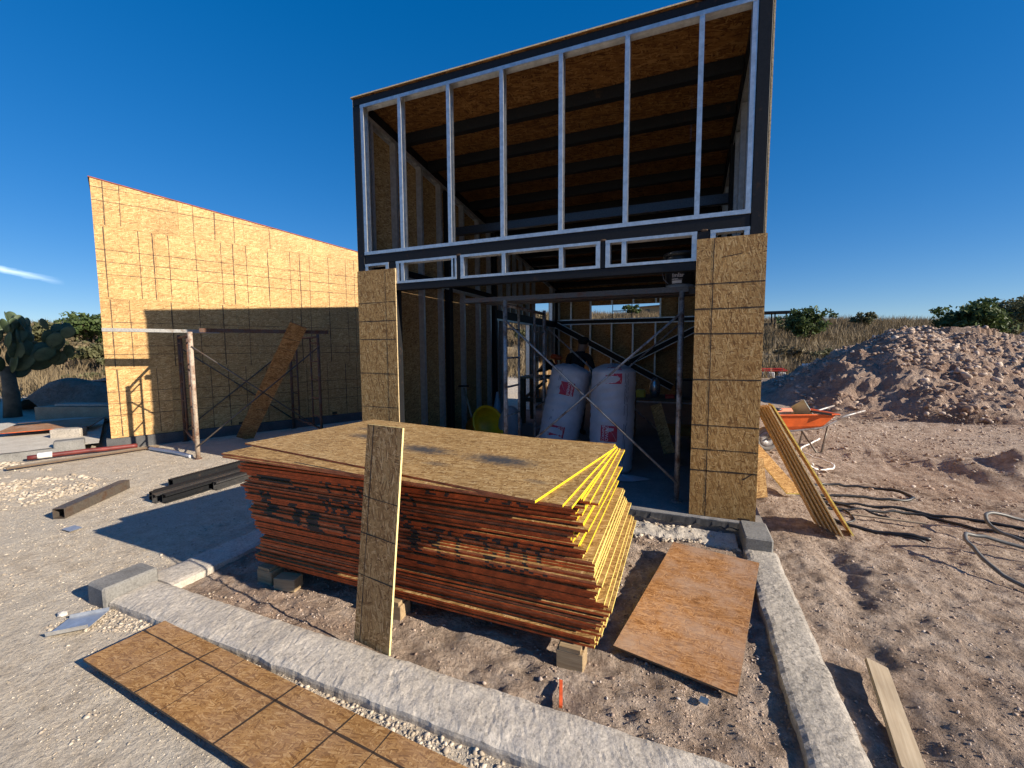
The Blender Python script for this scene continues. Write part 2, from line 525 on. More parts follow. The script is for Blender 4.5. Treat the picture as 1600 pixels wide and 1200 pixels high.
M_OSB_RED = osb_material("osb_reddish", tint=(0.80, 0.62, 0.60), dirt=0.8, contrast=0.8, fscale=1.35)
M_OSB_SHADED = osb_material("osb_roof_shade_tint", tint=(0.44, 0.32, 0.21), contrast=1.25, fscale=0.7)  # same board, tinted much darker: ceiling shade put into the colour
M_OSB_EDGE = simple("osb_cut_edge", (0.62, 0.47, 0.26), 0.8, var=0.25, scale=60, bump=0.002, bscale=150)
M_ORANGE = simple("edge_orange_paint", (0.46, 0.085, 0.018), 0.65, var=0.35, scale=14, bump=0.002, bscale=120, spec=0.3)
M_ORANGE2 = simple("edge_faded_orange_paint", (0.46, 0.14, 0.055), 0.7, var=0.35, scale=10, bump=0.002, bscale=120, spec=0.3)
M_STENCIL = simple("edge_black_stencil", (0.035, 0.025, 0.022), 0.75, var=0.3, scale=20)
M_YELLOW = simple("edge_yellow_paint", (0.80, 0.61, 0.02), 0.6, var=0.10, scale=25, spec=0.3)
M_YELLOW2 = simple("edge_pale_yellow", (0.74, 0.60, 0.16), 0.7, var=0.2, scale=40, spec=0.3)
M_MARK = simple("marker_ink", (0.045, 0.028, 0.016), 0.7, var=0.2, scale=30)
M_MARK_SOFT = simple("marker_ink_faded", (0.10, 0.06, 0.028), 0.75, var=0.35, scale=25)
M_GALV = simple("galvanised_steel", (0.60, 0.61, 0.61), 0.36, 0.68, var=0.12, scale=22)
M_GALV_DULL = steel_material("dull_galvanised_tube", (0.34, 0.34, 0.34), (0.13, 0.075, 0.05), 0.35, 0.5, 0.5)
M_BLACK = steel_material("black_primed_steel", (0.011, 0.012, 0.014), (0.08, 0.045, 0.025), 0.03, 0.55, 0.0)
M_BLACK.node_tree.nodes["Principled BSDF"].inputs["Specular IOR Level"].default_value = 0.28
M_TUBE = steel_material("bare_steel_tube", (0.135, 0.115, 0.095), (0.11, 0.06, 0.035), 0.28, 0.5, 0.45)
M_RUST = steel_material("rusty_scaffold_steel", (0.12, 0.085, 0.07), (0.17, 0.075, 0.04), 0.45, 0.65, 0.3)
M_PALE_POST = steel_material("weathered_scaffold_post", (0.44, 0.36, 0.28), (0.20, 0.10, 0.06), 0.32, 0.75, 0.05)
M_CONC = concrete_material("poured_concrete", (0.60, 0.545, 0.465), (0.44, 0.395, 0.335), 1.0, 0.006, 0.5)
M_CONC_ROUGH = concrete_material("rough_concrete", (0.52, 0.47, 0.40), (0.36, 0.325, 0.275), 1.4, 0.008, 0.7)
M_BLOCK = concrete_material("grey_concrete_block", (0.27, 0.265, 0.25), (0.17, 0.165, 0.155), 1.0, 0.003, 0.3)
M_SLAB = concrete_material("floor_slab", (0.30, 0.29, 0.28), (0.20, 0.195, 0.19), 0.6, 0.002, 0.1)
M_WOOD = wood_material("pallet_wood", (0.50, 0.38, 0.22), (0.26, 0.17, 0.085))
M_GREYWOOD = wood_material("weathered_plank_wood", (0.42, 0.35, 0.25), (0.25, 0.19, 0.12))
M_GREYWOOD_Y = wood_material("weathered_board_wood", (0.44, 0.36, 0.25), (0.28, 0.21, 0.13), along=1)
M_DARKWOOD = wood_material("dark_plank_wood", (0.20, 0.13, 0.075), (0.09, 0.055, 0.03))
M_CABLE = simple("black_cable_rubber", (0.018, 0.018, 0.019), 0.45, var=0.3, scale=8)
M_CABLE_GREY = simple("grey_cable_rubber", (0.10, 0.10, 0.095), 0.5, var=0.2, scale=8)
M_RED = simple("dark_red_pipe_paint", (0.17, 0.03, 0.025), 0.5, var=0.3, scale=6)
M_WHITE = simple("white_plastic", (0.75, 0.74, 0.70), 0.45, var=0.08, scale=6)

# ------------------------------------------------------------------ ground
AZ_T = [-180, -120, -72, -65, -40, -20, -5, 9.5, 15, 24, 28, 60, 120, 180]
EL_T = [1.8, 1.8, 1.9, 2.6, 3.6, 4.1, 4.0, 2.7, 2.4, 2.1, 2.3, 2.0, 1.6, 1.8]
def ground_z(x, y):
    x = np.asarray(x, float); y = np.asarray(y, float)
    r = np.hypot(x, y)
    az = np.degrees(np.arctan2(x, y))
    ridge = 1.62 + 70 * np.tan(np.radians(np.interp(az, AZ_T, EL_T)))
    z = ridge * sstep(24, 72, r) * (1 - 0.35 * sstep(80, 260, r))
    z = z + 0.5 * fbm(x / 9, y / 9, 3, 3) * sstep(18, 40, r)
    near = 1 - sstep(9, 16, r)
    pale = 1 - sstep(-4.1, -3.3, x)
    soft = (1 - np.maximum(pale, (1 - sstep(1.3, 1.6, y)) * (1 - sstep(-0.5, 0.5, x))) * 0.86)
    lumps = fbm(x / 0.55, y / 0.55, 3, 5, 0.55) * 0.024 + fbm(x / 0.12, y / 0.12, 3, 9, 0.65) * 0.024
    ridges = np.abs(fbm(x / 0.20, y / 0.20, 2, 21)) * 0.020
    z = z + (lumps - ridges * 0.6) * soft * (near * 0.85 + 0.15)
    # digging right of the house: a shallow trench lip, a ditch before the pile, wheel ruts
    lip = (y - (6.3 - 0.85 * (x - 1.95))) * 0.76
    z = z - 0.16 * sstep(0.0, 0.35, lip) * (1 - sstep(1.6, 2.6, lip)) * sstep(1.35, 1.9, x)
    z = z + 0.14 * np.exp(-((y - 10.8 - 0.05 * (x - 4)) / 0.5) ** 2) * sstep(1.5, 3, x) - 0.30 * np.exp(-((y - 11.5 - 0.1 * (x - 4)) / 0.45) ** 2) * sstep(2.6, 3.4, x) * (1 - sstep(5.2, 6.4, x))
    z = z + 0.16 * np.exp(-(((x - 4.3) / 0.8) ** 2 + ((y - 7.6) / 0.6) ** 2)) * (1 + 1.2 * fbm(x / .3, y / .3, 3, 31))
    ruts = np.exp(-((x - 1.02 - 0.10 * np.sin(y * 2.1)) / 0.10) ** 2) * (1 - sstep(3.9, 4.3, y)) * (0.5 + 1.2 * np.clip(vnoise(y * 2.3, y * 0 + 3, 41) + .35, 0, 1))
    z = z - 0.038 * ruts
    # footprints pressed in the porch soil
    for (fx, fy, a, s) in [(-0.95, 1.86, .5, 1), (-0.62, 1.80, 1.2, 1), (-0.30, 1.95, .2, 1), (-0.08, 1.80, 1.0, 1), (0.10, 1.92, -.4, 1), (-0.15, 1.72, 2.0, 1), (-2.55, 1.84, .3, 1), (-2.9, 1.9, 1.1, 1), (1.35, 3.2, .9, 1), (1.9, 3.6, .3, 1), (1.7, 2.7, 1.4, 1), (2.2, 3.1, .7, 1), (1.45, 2.35, .2, 1), (-0.75, 1.95, -.6, 1)]:
        u = (x - fx) * math.cos(a) + (y - fy) * math.sin(a); v = -(x - fx) * math.sin(a) + (y - fy) * math.cos(a)
        q = (u / 0.14) ** 2 + (v / 0.055) ** 2
        z = z - np.exp(-q ** 2) * (0.007 + 0.004 * np.sign(np.sin(u * 190))) + 0.005 * np.exp(-((np.sqrt(q) - 1.35) / 0.25) ** 2)
    # flat under the buildings
    flat = sstep(-4.0, -3.75, x) * (1 - sstep(0.7, 0.9, x)) * sstep(4.0, 4.15, y) * (1 - sstep(12.6, 13, y))
    return z * (1 - flat) - 0.03 * flat
def gz(x, y):
    return float(ground_z(np.array([x]), np.array([y]))[0])
def graded(lo, hi, step, grow, far_lo, far_hi):
    a = list(np.arange(lo, hi, step))
    s = step; p = a[-1]; up = []
    while p < far_hi:
        s *= grow; p += s; up.append(p)
    s = step; p = lo; dn = []
    while p > far_lo:
        s *= grow; p -= s; dn.append(p)
    return np.array(dn[::-1] + a + up)
def grid_mesh(name, xs, ys, Z, mat, parent=None, kind=None, smooth=True):
    X, Y = np.meshgrid(xs, ys)
    nx, ny = len(xs), len(ys)
    co = np.stack([X.ravel(), Y.ravel(), Z.ravel()], 1)
    i = np.arange(nx * ny).reshape(ny, nx)
    q = np.stack([i[:-1, :-1].ravel(), i[:-1, 1:].ravel(), i[1:, 1:].ravel(), i[1:, :-1].ravel()], 1)
    me = bpy.data.meshes.new(name)
    me.vertices.add(len(co)); me.vertices.foreach_set("co", co.astype(np.float32).ravel())
    me.loops.add(q.size); me.loops.foreach_set("vertex_index", q.astype(np.int32).ravel())
    me.polygons.add(len(q)); me.polygons.foreach_set("loop_start", np.arange(0, q.size, 4, dtype=np.int32))
    me.polygons.foreach_set("use_smooth", [smooth] * len(q))
    me.update(); me.validate()
    me.materials.append(mat)
    o = bpy.data.objects.new(name, me)
    _link(o, parent, None)
    if kind: o["kind"] = kind
    return o

def ground_material():
    m, n, l, b = new_mat("site_ground")
    geo = n.new("ShaderNodeNewGeometry"); P = geo.outputs["Position"]
    sep = n.new("ShaderNodeSeparateXYZ"); l.new(P, sep.inputs[0])
    nA = noise_n(n, l, P, 0.9, 6, 0.65)
    nB = noise_n(n, l, P, 7.0, 7, 0.7)
    nC = noise_n(n, l, P, 60.0, 5, 0.7)
    # pale lime soil left of the porch, pinkish brown soil elsewhere
    xs = math_n(n, l, 'MULTIPLY_ADD', nA, 1.2, sep.outputs[0])
    pale = n.new("ShaderNodeMapRange"); pale.inputs["From Min"].default_value = -3.0; pale.inputs["From Max"].default_value = -2.5
    pale.inputs["To Min"].default_value = 1; pale.inputs["To Max"].default_value = 0; l.new(xs, pale.inputs["Value"])
    ysf = math_n(n, l, 'MULTIPLY_ADD', nA, 0.25, sep.outputs[1])
    fr = n.new("ShaderNodeMapRange"); fr.inputs["From Min"].default_value = 1.5; fr.inputs["From Max"].default_value = 1.75
    fr.inputs["To Min"].default_value = 1; fr.inputs["To Max"].default_value = 0; l.new(ysf, fr.inputs["Value"])
    xl = n.new("ShaderNodeMapRange"); xl.inputs["From Min"].default_value = -0.6; xl.inputs["From Max"].default_value = 0.6
    xl.inputs["To Min"].default_value = 1; xl.inputs["To Max"].default_value = 0; l.new(sep.outputs[0], xl.inputs["Value"])
    front = math_n(n, l, 'MULTIPLY', fr.outputs[0], xl.outputs[0])
    palef = math_n(n, l, 'MAXIMUM', pale.outputs[0], front)
    r1 = ramp(n, [(0.32, (0.39, 0.325, 0.245)), (0.5, (0.51, 0.44, 0.345)), (0.68, (0.62, 0.55, 0.44))]); l.new(nB, r1.inputs[0])
    r2 = ramp(n, [(0.34, (0.245, 0.18, 0.135)), (0.5, (0.41, 0.32, 0.25)), (0.66, (0.56, 0.46, 0.375))]); l.new(nB, r2.inputs[0])
    col = mix(n, l, palef, r2.outputs[0], r1.outputs[0])
    # grey cement dust trodden over the pale soil
    gd = ramp(n, [(0.45, g3(0)), (0.62, g3(0.75))]); l.new(nA, gd.inputs[0])
    gm = math_n(n, l, 'MULTIPLY', gd.outputs[0], palef)
    col = mix(n, l, gm, col, (0.47, 0.425, 0.355))
    # orange-brown earth patches on the right
    nD = noise_n(n, l, P, 0.45, 4, 0.6)
    od = ramp(n, [(0.5, g3(0)), (0.68, g3(0.55))]); l.new(nD, od.inputs[0])
    inv = math_n(n, l, 'SUBTRACT', 1.0, palef)
    col = mix(n, l, math_n(n, l, 'MULTIPLY', od.outputs[0], inv), col, (0.30, 0.185, 0.125))
    # damp, freshly dug soil: a band before the dirt pile and the dug trench edge
    nW = math_n(n, l, 'MULTIPLY_ADD', nA, 1.4, -0.7)
    def band(ycoef, y0, half, x0):
        yy = math_n(n, l, 'MULTIPLY_ADD', sep.outputs[0], ycoef, sep.outputs[1])
        d_ = math_n(n, l, 'ABSOLUTE', math_n(n, l, 'ADD', math_n(n, l, 'SUBTRACT', yy, y0), nW))
        f1 = n.new("ShaderNodeMapRange"); f1.inputs["From Min"].default_value = half * 0.4; f1.inputs["From Max"].default_value = half
        f1.inputs["To Min"].default_value = 1; f1.inputs["To Max"].default_value = 0; l.new(d_, f1.inputs["Value"])
        f2 = n.new("ShaderNodeMapRange"); f2.inputs["From Min"].default_value = x0; f2.inputs["From Max"].default_value = x0 + 0.8; l.new(sep.outputs[0], f2.inputs["Value"])
        return math_n(n, l, 'MULTIPLY', f1.outputs[0], f2.outputs[0])
    damp = math_n(n, l, 'MAXIMUM', band(-0.12, 11.3, 1.35, 2.0), band(0.85, 8.55, 0.75, 1.5))
    dn = ramp(n, [(0.38, g3(1.0)), (0.62, g3(0.25))]); l.new(nB, dn.inputs[0])
    damp = math_n(n, l, 'MULTIPLY', math_n(n, l, 'MULTIPLY', damp, dn.outputs[0]), 0.85)
    col = mix(n, l, damp, col, (0.135, 0.09, 0.065))
    # dry grass colour away from the site
    ln = n.new("ShaderNodeVectorMath"); ln.operation = 'LENGTH'; l.new(P, ln.inputs[0])
    rr = math_n(n, l, 'MULTIPLY_ADD', nA, 8.0, ln.outputs["Value"])
    fg = n.new("ShaderNodeMapRange"); fg.inputs["From Min"].default_value = 26; fg.inputs["From Max"].default_value = 32; l.new(rr, fg.inputs["Value"])
    gcol = ramp(n, [(0.35, (0.17, 0.125, 0.08)), (0.5, (0.24, 0.185, 0.115)), (0.68, (0.31, 0.245, 0.155))]); l.new(nD, gcol.inputs[0])
    col = mix(n, l, fg.outputs[0], col, gcol.outputs[0])
    cr = ramp(n, [(0.28, g3(0.70)), (0.5, g3(1.0)), (0.74, g3(1.22))]); l.new(nC, cr.inputs[0])
    l.new(mix(n, l, 1.0, col, cr.outputs[0], 'MULTIPLY'), b.inputs["Base Color"])
    b.inputs["Roughness"].default_value = 0.95
    b.inputs["Specular IOR Level"].default_value = 0.1
    vo = n.new("ShaderNodeTexVoronoi"); vo.inputs["Scale"].default_value = 26; l.new(P, vo.inputs["Vector"])
    h = math_n(n, l, 'MULTIPLY_ADD', vo.outputs["Distance"], -0.5, nC)
    n1 = bump_n(n, l, nB, 0.45, 0.007)
    nF = noise_n(n, l, P, 230.0, 3, 0.7)
    n1 = bump_n(n, l, nF, 0.7, 0.004, n1)
    hs = math_n(n, l, 'MULTIPLY_ADD', palef, -0.4, 1.0)
    bn = n.new("ShaderNodeBump"); bn.inputs["Distance"].default_value = 0.032
    l.new(hs, bn.inputs["Strength"]); l.new(h, bn.inputs["Height"]); l.new(n1, bn.inputs["Normal"])
    l.new(bn.outputs[0], b.inputs["Normal"])
    return m
M_GROUND = ground_material()
gx = graded(-5.0, 3.2, 0.020, 1.04, -420, 420)
gy = graded(0.75, 5.4, 0.020, 1.04, -420, 420)
GX, GY = np.meshgrid(gx, gy)
grid_mesh("ground", gx, gy, ground_z(GX, GY), M_GROUND, kind="structure")

# ------------------------------------------------------------------ house under construction (steel frame, OSB skin)
Z0 = 0.105
XL, XR, YF, YB = -3.645, 0.588, 4.12, 12.40
SLOPE = 0.13
def roof_z(y): return 4.505 - SLOPE * (y - YF)
house = thing("unfinished_house", "two-storey-high unfinished house of black steel frame, metal studs and OSB panels", "house", (-1.5, 8.2, 0))
EX, EY, EZ = Vector((1, 0, 0)), Vector((0, 1, 0)), Vector((0, 0, 1))

# floor slab with a rough lower edge
mb = MB()
nseg = 60
vs = []; fs = []
for i in range(nseg + 1):
    x = XL - 0.02 + (0.672 - XL + 0.02) * i / nseg
    jb = random.uniform(-0.012, 0.018); jt = random.uniform(-0.003, 0.003)
    vs += [(x, 4.055 + jb, -0.12), (x, 4.072 + jt, 0.03 + jb), (x, 4.075 + jt, Z0 - 0.012), (x, 4.088 + jt, Z0), (x, 12.5, Z0), (x, 12.5, -0.12)]
for i in range(nseg):
    for k in range(5):
        a = i * 6 + k
        fs.append((a, a + 6, a + 7, a + 1))
fs += [tuple(range(5, -1, -1)), tuple(nseg * 6 + k for k in range(6))]
mb.add(vs, fs)
mb.build("floor_slab", M_SLAB, house)
mb = MB()
vs = []; fs = []
for i in range(nseg + 1):      # bitumen-dark coating on the slab's front face
    x = -1.3 + (0.66 + 1.3) * i / nseg
    vs += [(x, 4.047, 0.045 + random.uniform(-.02, .012)), (x, 4.064, 0.088 + random.uniform(-.003, .003))]
for i in range(nseg):
    fs.append((2 * i, 2 * i + 2, 2 * i + 3, 2 * i + 1))
mb.add(vs, fs).build("slab_coating", simple("dark_slab_coating", (0.045, 0.045, 0.047), 0.8, var=0.4, scale=9), house)

def hbox(name, lo, hi, mat, parent=house):
    return MB().box(lo, hi).build(name, mat, parent)
def steel_box(name, lo, hi):
    return MB().bbox(lo, hi, 0.006).build(name, M_BLACK, house)
# main steel frame
steel_box("corner_post", (XL, YF, Z0), (-3.54, 4.225, 4.425))
steel_box("corner_post", (0.482, YF, Z0), (0.585, 4.225, 4.425))
steel_box("roof_beam", (XL + 0.002, YF + 0.002, 4.427), (0.583, 4.223, 4.502))
steel_box("floor_beam", (-3.538, YF + 0.003, 2.628), (0.480, 4.222, 2.728))
steel_box("lintel_beam", (-3.098, YF + 0.003, 2.300), (0.078, 4.222, 2.372))
for x0, x1 in ((-3.198, -3.100), (0.080, 0.178)):
    steel_box("door_post", (x0, YF + 0.004, Z0), (x1, 4.221, 2.626))
for x0, x1 in ((-2.304, -2.261), (-0.760, -0.716)):
    steel_box("short_post", (x0, YF + 0.005, 2.374), (x1, 4.220, 2.626))
# weld scorch marks
for x in (-2.283, -0.738, 0.13):
    MB().ellipsoid((x, YF + 0.002, 2.63), (0.030, 0.0025, 0.010)).build("weld_mark", simple("weld_scorch", (0.10, 0.06, 0.035), 0.9, var=0.4, scale=60), house, smooth=True)
# galvanised frame of the high front opening
def track_x(x0, x1, z, up, y=YF - 0.002, d=0.092, h=0.036):
    MB().prof([(a if up else -a, b) for a, b in u_profile(h, d)], (x0, y, z), (x1, y, z), EZ, EY).build("track", M_GALV, house)
def stud_x(x, z0, z1, y=YF + 0.001, d=0.088, w=0.041, flip=False, name="stud"):
    """vertical C stud, flange facing the front; x is its left edge"""
    U = -EX if flip else EX
    px = x + w if flip else x
    MB().prof(c_profile(w, d), (px, y, z0), (px, y, z1), U, EY).build(name, M_GALV, house)
track_x(-3.538, 0.480, 4.423, False)
track_x(-3.538, 0.480, 2.731, True)
for i, x in enumerate((-3.536, -3.02, -2.400, -1.786, -1.173, -0.561, 0.046, 0.439)):
    stud_x(x, 2.736, 4.418, flip=(i == 7))
# row of small openings above the lintel
for x0, x1, mids in ((-3.536, -3.200, ()), (-3.097, -2.306, (-3.03, -2.37)), (-2.259, -0.762, (-1.775, -1.165)), (-0.714, 0.076, (-0.565,)), (0.180, 0.480, ())):
    track_x(x0, x1, 2.625, False, h=0.026)
    track_x(x0, x1, 2.375, True, h=0.026)
    stud_x(x0 + 0.001, 2.380, 2.620)
    stud_x(x1 - 0.042, 2.380, 2.620, flip=True)
    for xm in mids:
        stud_x(xm, 2.380, 2.620)
# front OSB panels with layout lines
LINES_Z = (2.165, 1.95, 1.738, 1.335, 0.93, 0.714, 0.52)
fp = panel("front_panel", rect(0.547, 2.440), (XL, 4.117, Z0 + 0.002), EX, EZ, -EY, 0.012, [M_OSB_FRONT, M_OSB_EDGE], house, edge_mat=1)
marker_lines(fp, [((0.41, 0.01), (0.405, 2.43), 0.008)] + [((0.0, z - Z0), (0.54, z - Z0 + random.uniform(-.006, .006)), random.uniform(.007, .012)) for z in LINES_Z if z > 0.6], 0.012, M_MARK)
fp = panel("front_panel", rect(0.532, 2.446), (0.075, 4.117, Z0 + 0.003), EX, EZ, -EY, 0.012, [M_OSB_FRONT, M_OSB_EDGE], house, edge_mat=1)
marker_lines(fp, [((0.132, 0.0), (0.136, 2.44), 0.009)] + [((0.0, z - Z0), (0.53, z - Z0 + random.uniform(-.006, .006)), random.uniform(.010, .015)) for z in LINES_Z] + [((0.42, 0.36), (0.49, 0.42), 0.012), ((0.20, 2.28), (0.36, 2.30), .006)], 0.012, M_MARK)
hbox("panel_gap", (0.47, 4.1035, Z0 + 0.006), (0.565, 4.1045, Z0 + 0.022), M_MARK)

# side walls: steel, studs, OSB skin.  side = -1 left wall, +1 right wall
DOOR = (8.30, 9.88, 2.20)
WIN = (10.36, 11.83, 2.41, 2.99)
def side_wall(side):
    xs = XL if side < 0 else 0.600         # outer face of the skin
    inn = 1 if side < 0 else -1            # direction towards the room
    U, V = EY, EZ
    N = -EX if side < 0 else EX
    O = Vector((XL + 0.014 if side < 0 else 0.587, YF, 0))
    cuts = [4.122, 5.34, 6.56, 7.78, 8.30, 9.88, 10.36, 11.83, 12.39]
    def sk(y0, y1, z0, z1=None):
        g = 0.0002
        if z1 is None:
            poly = [(y0 - YF + g, z0), (y1 - YF - g, z0), (y1 - YF - g, roof_z(y1) - 0.004), (y0 - YF + g, roof_z(y0) - 0.004)]
        else:
            poly = [(y0 - YF + g, z0), (y1 - YF - g, z0), (y1 - YF - g, z1), (y0 - YF + g, z1)]
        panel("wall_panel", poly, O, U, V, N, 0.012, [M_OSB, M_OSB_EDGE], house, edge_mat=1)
    for y0, y1 in zip(cuts[:-1], cuts[1:]):
        door = side < 0 and y0 == 8.30
        win = y0 == 10.36
        sk(y0, y1, DOOR[2] if door else Z0 + 0.002, 2.408)
        if win:
            sk(y0, y1, (2.99 if side < 0 else 3.16))
        else:
            sk(y0, y1, 2.412)
    xa = XL + 0.018 if side < 0 else 0.583     # outer plane of the studs
    def stud(y, z0, z1, flip=False):
        MB().prof(c_profile(0.041, 0.088), (xa, y, z0), (xa, y, z1), -EY if flip else EY, Vector((inn, 0, 0))).build("stud", M_GALV, house)
    # steel columns and beams inside the wall
    xb0, xb1 = (XL + 0.02, -3.525) if side < 0 else (0.462, 0.581)
    for y0, y1 in ((6.07, 6.17), (7.84, 7.94), (12.27, 12.37)):
        steel_box("column", (xb0, y0, Z0), (xb1, y1, roof_z(y1) - 0.115))
    steel_box("side_beam", (xb0, 4.227, 2.605), (xb1, 6.068, 2.69))
    steel_box("side_beam", (xb0, 6.172, 2.605), (xb1, 7.838, 2.69))
    steel_box("side_beam", (xb0, 7.942, 2.235), (xb1, 12.268, 2.405))
    # sloping rafter under the roof
    MB().prof([(0, 0), (0.1, 0), (0.1, 0.1), (0, 0.1)], (xb0, 4.227, roof_z(4.227) - 0.112), (xb0, 12.38, roof_z(12.38) - 0.112), EX, EZ).build("rafter", M_BLACK, house)
    # tracks
    for y0, y1, z in ((4.227, 6.068, Z0 + .003), (6.172, 7.838, Z0 + .003), (7.942, 8.29, Z0 + .003), (9.89, 12.268, Z0 + .003)):
        MB().prof(u_profile(0.036, 0.092), (xa, y0, z), (xa, y1, z), EZ, Vector((inn, 0, 0))).build("track", M_GALV, house)
    for y0, y1, z in ((4.227, 6.068, 2.602), (6.172, 7.838, 2.602), (7.942, 12.268, 2.232)):
        MB().prof([(-a, b) for a, b in u_profile(0.036, 0.092)], (xa, y0, z), (xa, y1, z), EZ, Vector((inn, 0, 0))).build("track", M_GALV, house)
    MB().prof([(-a, b) for a, b in u_profile(0.05, 0.095)], (xa, 4.227, roof_z(4.227) - 0.116), (xa, 12.26, roof_z(12.26) - 0.116), EZ, Vector((inn, 0, 0))).build("track", M_GALV, house)
    ys = [4.30, 4.76, 5.34, 5.86, 6.58, 7.17, 7.65]
    for y in ys:
        stud(y, Z0 + .006, 2.600)
    for y in (8.00, 8.26, 9.89, 10.10, 10.36, 10.62, 10.97, 11.35, 11.75, 12.1):
        if side < 0 and DOOR[0] < y < DOOR[1]: continue
        stud(y, Z0 + .006, 2.230)
    for y in ys + [8.2, 8.66, 9.0, 9.4, 9.88, 10.32, 11.84, 12.1]:
        zb = 2.692 if y < 7.9 else 2.407
        stud(y, zb, roof_z(y) - 0.13)
side_wall(-1)
side_wall(1)
# rear wall
for x0, x1, z0, z1 in ((-3.63, -3.14, Z0, 2.43), (-3.14, -1.92, Z0, 2.43), (-1.92, -0.70, Z0, 2.43), (-0.70, 0.585, Z0, 2.43), (-3.63, -2.55, 2.43, 3.42), (-2.55, -0.66, 2.84, 3.42), (-0.66, 0.585, 2.43, 3.42)):
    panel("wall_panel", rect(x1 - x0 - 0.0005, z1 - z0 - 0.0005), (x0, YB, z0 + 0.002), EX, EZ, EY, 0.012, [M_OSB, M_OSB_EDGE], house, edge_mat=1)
steel_box("rear_beam", (-3.523, 12.272, 2.335), (0.460, 12.372, 2.425))
steel_box("rear_beam", (-3.523, 12.275, 3.24), (0.460, 12.372, 3.33))
for x in (-3.50, -3.13, -2.56, -1.955, -1.371, -0.774, -0.66, -0.183, 0.40):
    if x != -0.66:
        MB().prof(c_profile(0.041, 0.088), (x, 12.395, Z0 + .004), (x, 12.395, 2.333), EX, -EY).build("stud", M_GALV, house)
    if x in (-1.955, -1.371, -0.774):
        MB().prof(c_profile(0.041, 0.088), (x, 12.395, 2.843), (x, 12.395, 3.238), EX, -EY).build("stud", M_GALV, house)
    else:
        MB().prof(c_profile(0.041, 0.088), (x, 12.395, 2.428), (x, 12.395, 3.238), EX, -EY).build("stud", M_GALV, house)
for z0, up in ((2.427, True), (3.238, False), (Z0 + .002, True), (2.333, False)):
    MB().prof([(a if up else -a, b) for a, b in u_profile(0.03, 0.092)], (-3.52, 12.396, z0), (0.458, 12.396, z0), EZ, -EY).build("track", M_GALV, house)
# guard frame seen in the rear window
for a, b in (((-1.93, 12.45, 2.43), (-1.93, 12.45, 2.84)), ((-1.40, 12.45, 2.43), (-1.40, 12.45, 2.84)), ((-1.93, 12.45, 2.67), (-1.40, 12.45, 2.67))):
    MB().tube([a, b], 0.012, 6).build("window_bar", M_BLACK, house)
# diagonal braces on the rear wall: black bar between two galvanised lips
for a, b, w in (((-3.50, 12.20, 2.30), (-0.29, 12.20, 0.56), 0.14), ((0.30, 12.05, 2.13), (-1.39, 12.05, 1.24), 0.12)):
    A, B = Vector(a), Vector(b)
    MB().bar(A, B, 0.07, w, up=(0, 0, 1)).build("diagonal_brace", M_BLACK, house)
    d = (B - A).normalized(); s = Vector((-d.z, 0, d.x))
    for q in (-1, 1):
        MB().bar(A + s * q * (w / 2 + .012) + Vector((0, -.02, 0)), B + s * q * (w / 2 + .012) + Vector((0, -.02, 0)), 0.09, 0.018).build("brace_lip", M_GALV, house)
# tie beam across the room
MB().bbox((-3.523, 6.072, 3.415), (0.460, 6.168, 3.535), 0.006).build("tie_beam", steel_material("glossy_primed_steel", (0.05, 0.055, 0.065), (0.1, 0.06, 0.04), 0.02, 0.3, 0.3), house)
# purlins and roof boards
for k in range(12):
    y = 4.83 + 0.645 * k
    MB().prof([(0, 0), (0.07, -0.07 * SLOPE), (0.07, 0.125 - 0.07 * SLOPE), (0, 0.125)], (-3.505, y, roof_z(y) - 0.135), (0.452, y, roof_z(y) - 0.135), EY, EZ).build("purlin", M_BLACK, house)
SD = Vector((0, 1, -SLOPE)).normalized(); SN = Vector((0, SLOPE, 1)).normalized()
rows = [(-0.02, 1.2115), (1.212, 2.4315), (2.432, 3.6515), (3.652, 4.8715), (4.872, 6.0915), (6.092, 7.3115), (7.312, 8.42)]
for i, (a, b_) in enumerate(rows):
    xc = (-3.655, -1.215, 0.612) if i % 2 == 0 else (-3.655, -2.435, 0.005, 0.612)
    for x0, x1 in zip(xc[:-1], xc[1:]):
        panel("roof_panel", rect(x1 - x0 - 0.0004, b_ - a), Vector((x0, YF, 4.5065)) + SD * a, EX, SD, SN, 0.014, [M_OSB_SHADED, M_OSB_EDGE], house, edge_mat=1)

# ------------------------------------------------------------------ finished-skin house on the left
LA = R(25.44)
LD = Vector((math.sin(LA), math.cos(LA), 0)); LN = Vector((math.cos(LA), -math.sin(LA), 0)); LO = Vector((-8.733, 3.942, 0))
def LP(s, nn, z): return LO + LD * s + LN * nn + Vector((0, 0, z))
left = thing("sheathed_house", "neighbouring house with plain OSB-clad side wall and sloping top edge", "house", LP(4, -2, 0))
def ltop(s): return 4.335 - 0.1245 * s
mb = MB()
mb.prof([(0.0, 0), (8.4, 0), (8.4, 0.178), (0.0, 0.178)], LP(-0.06, 0.055, -0.1) + Vector((0, 0, .1)), LP(-0.06, -4.3, 0), LD, EZ)
mb.build("foundation", concrete_material("dark_foundation", (0.125, 0.125, 0.125), (0.075, 0.075, 0.078), 0.6, 0.002, 0.1), left)
rowz = [0.180, 1.322, 2.465, 3.610]
seams = [[0, 0.83, 3.05, 5.3, 8.2], [0, 1.866, 4.172, 6.4, 8.2], [0, 0.735, 2.99, 5.25, 8.2], [0, 1.08, 3.3, 5.2, 8.2]]
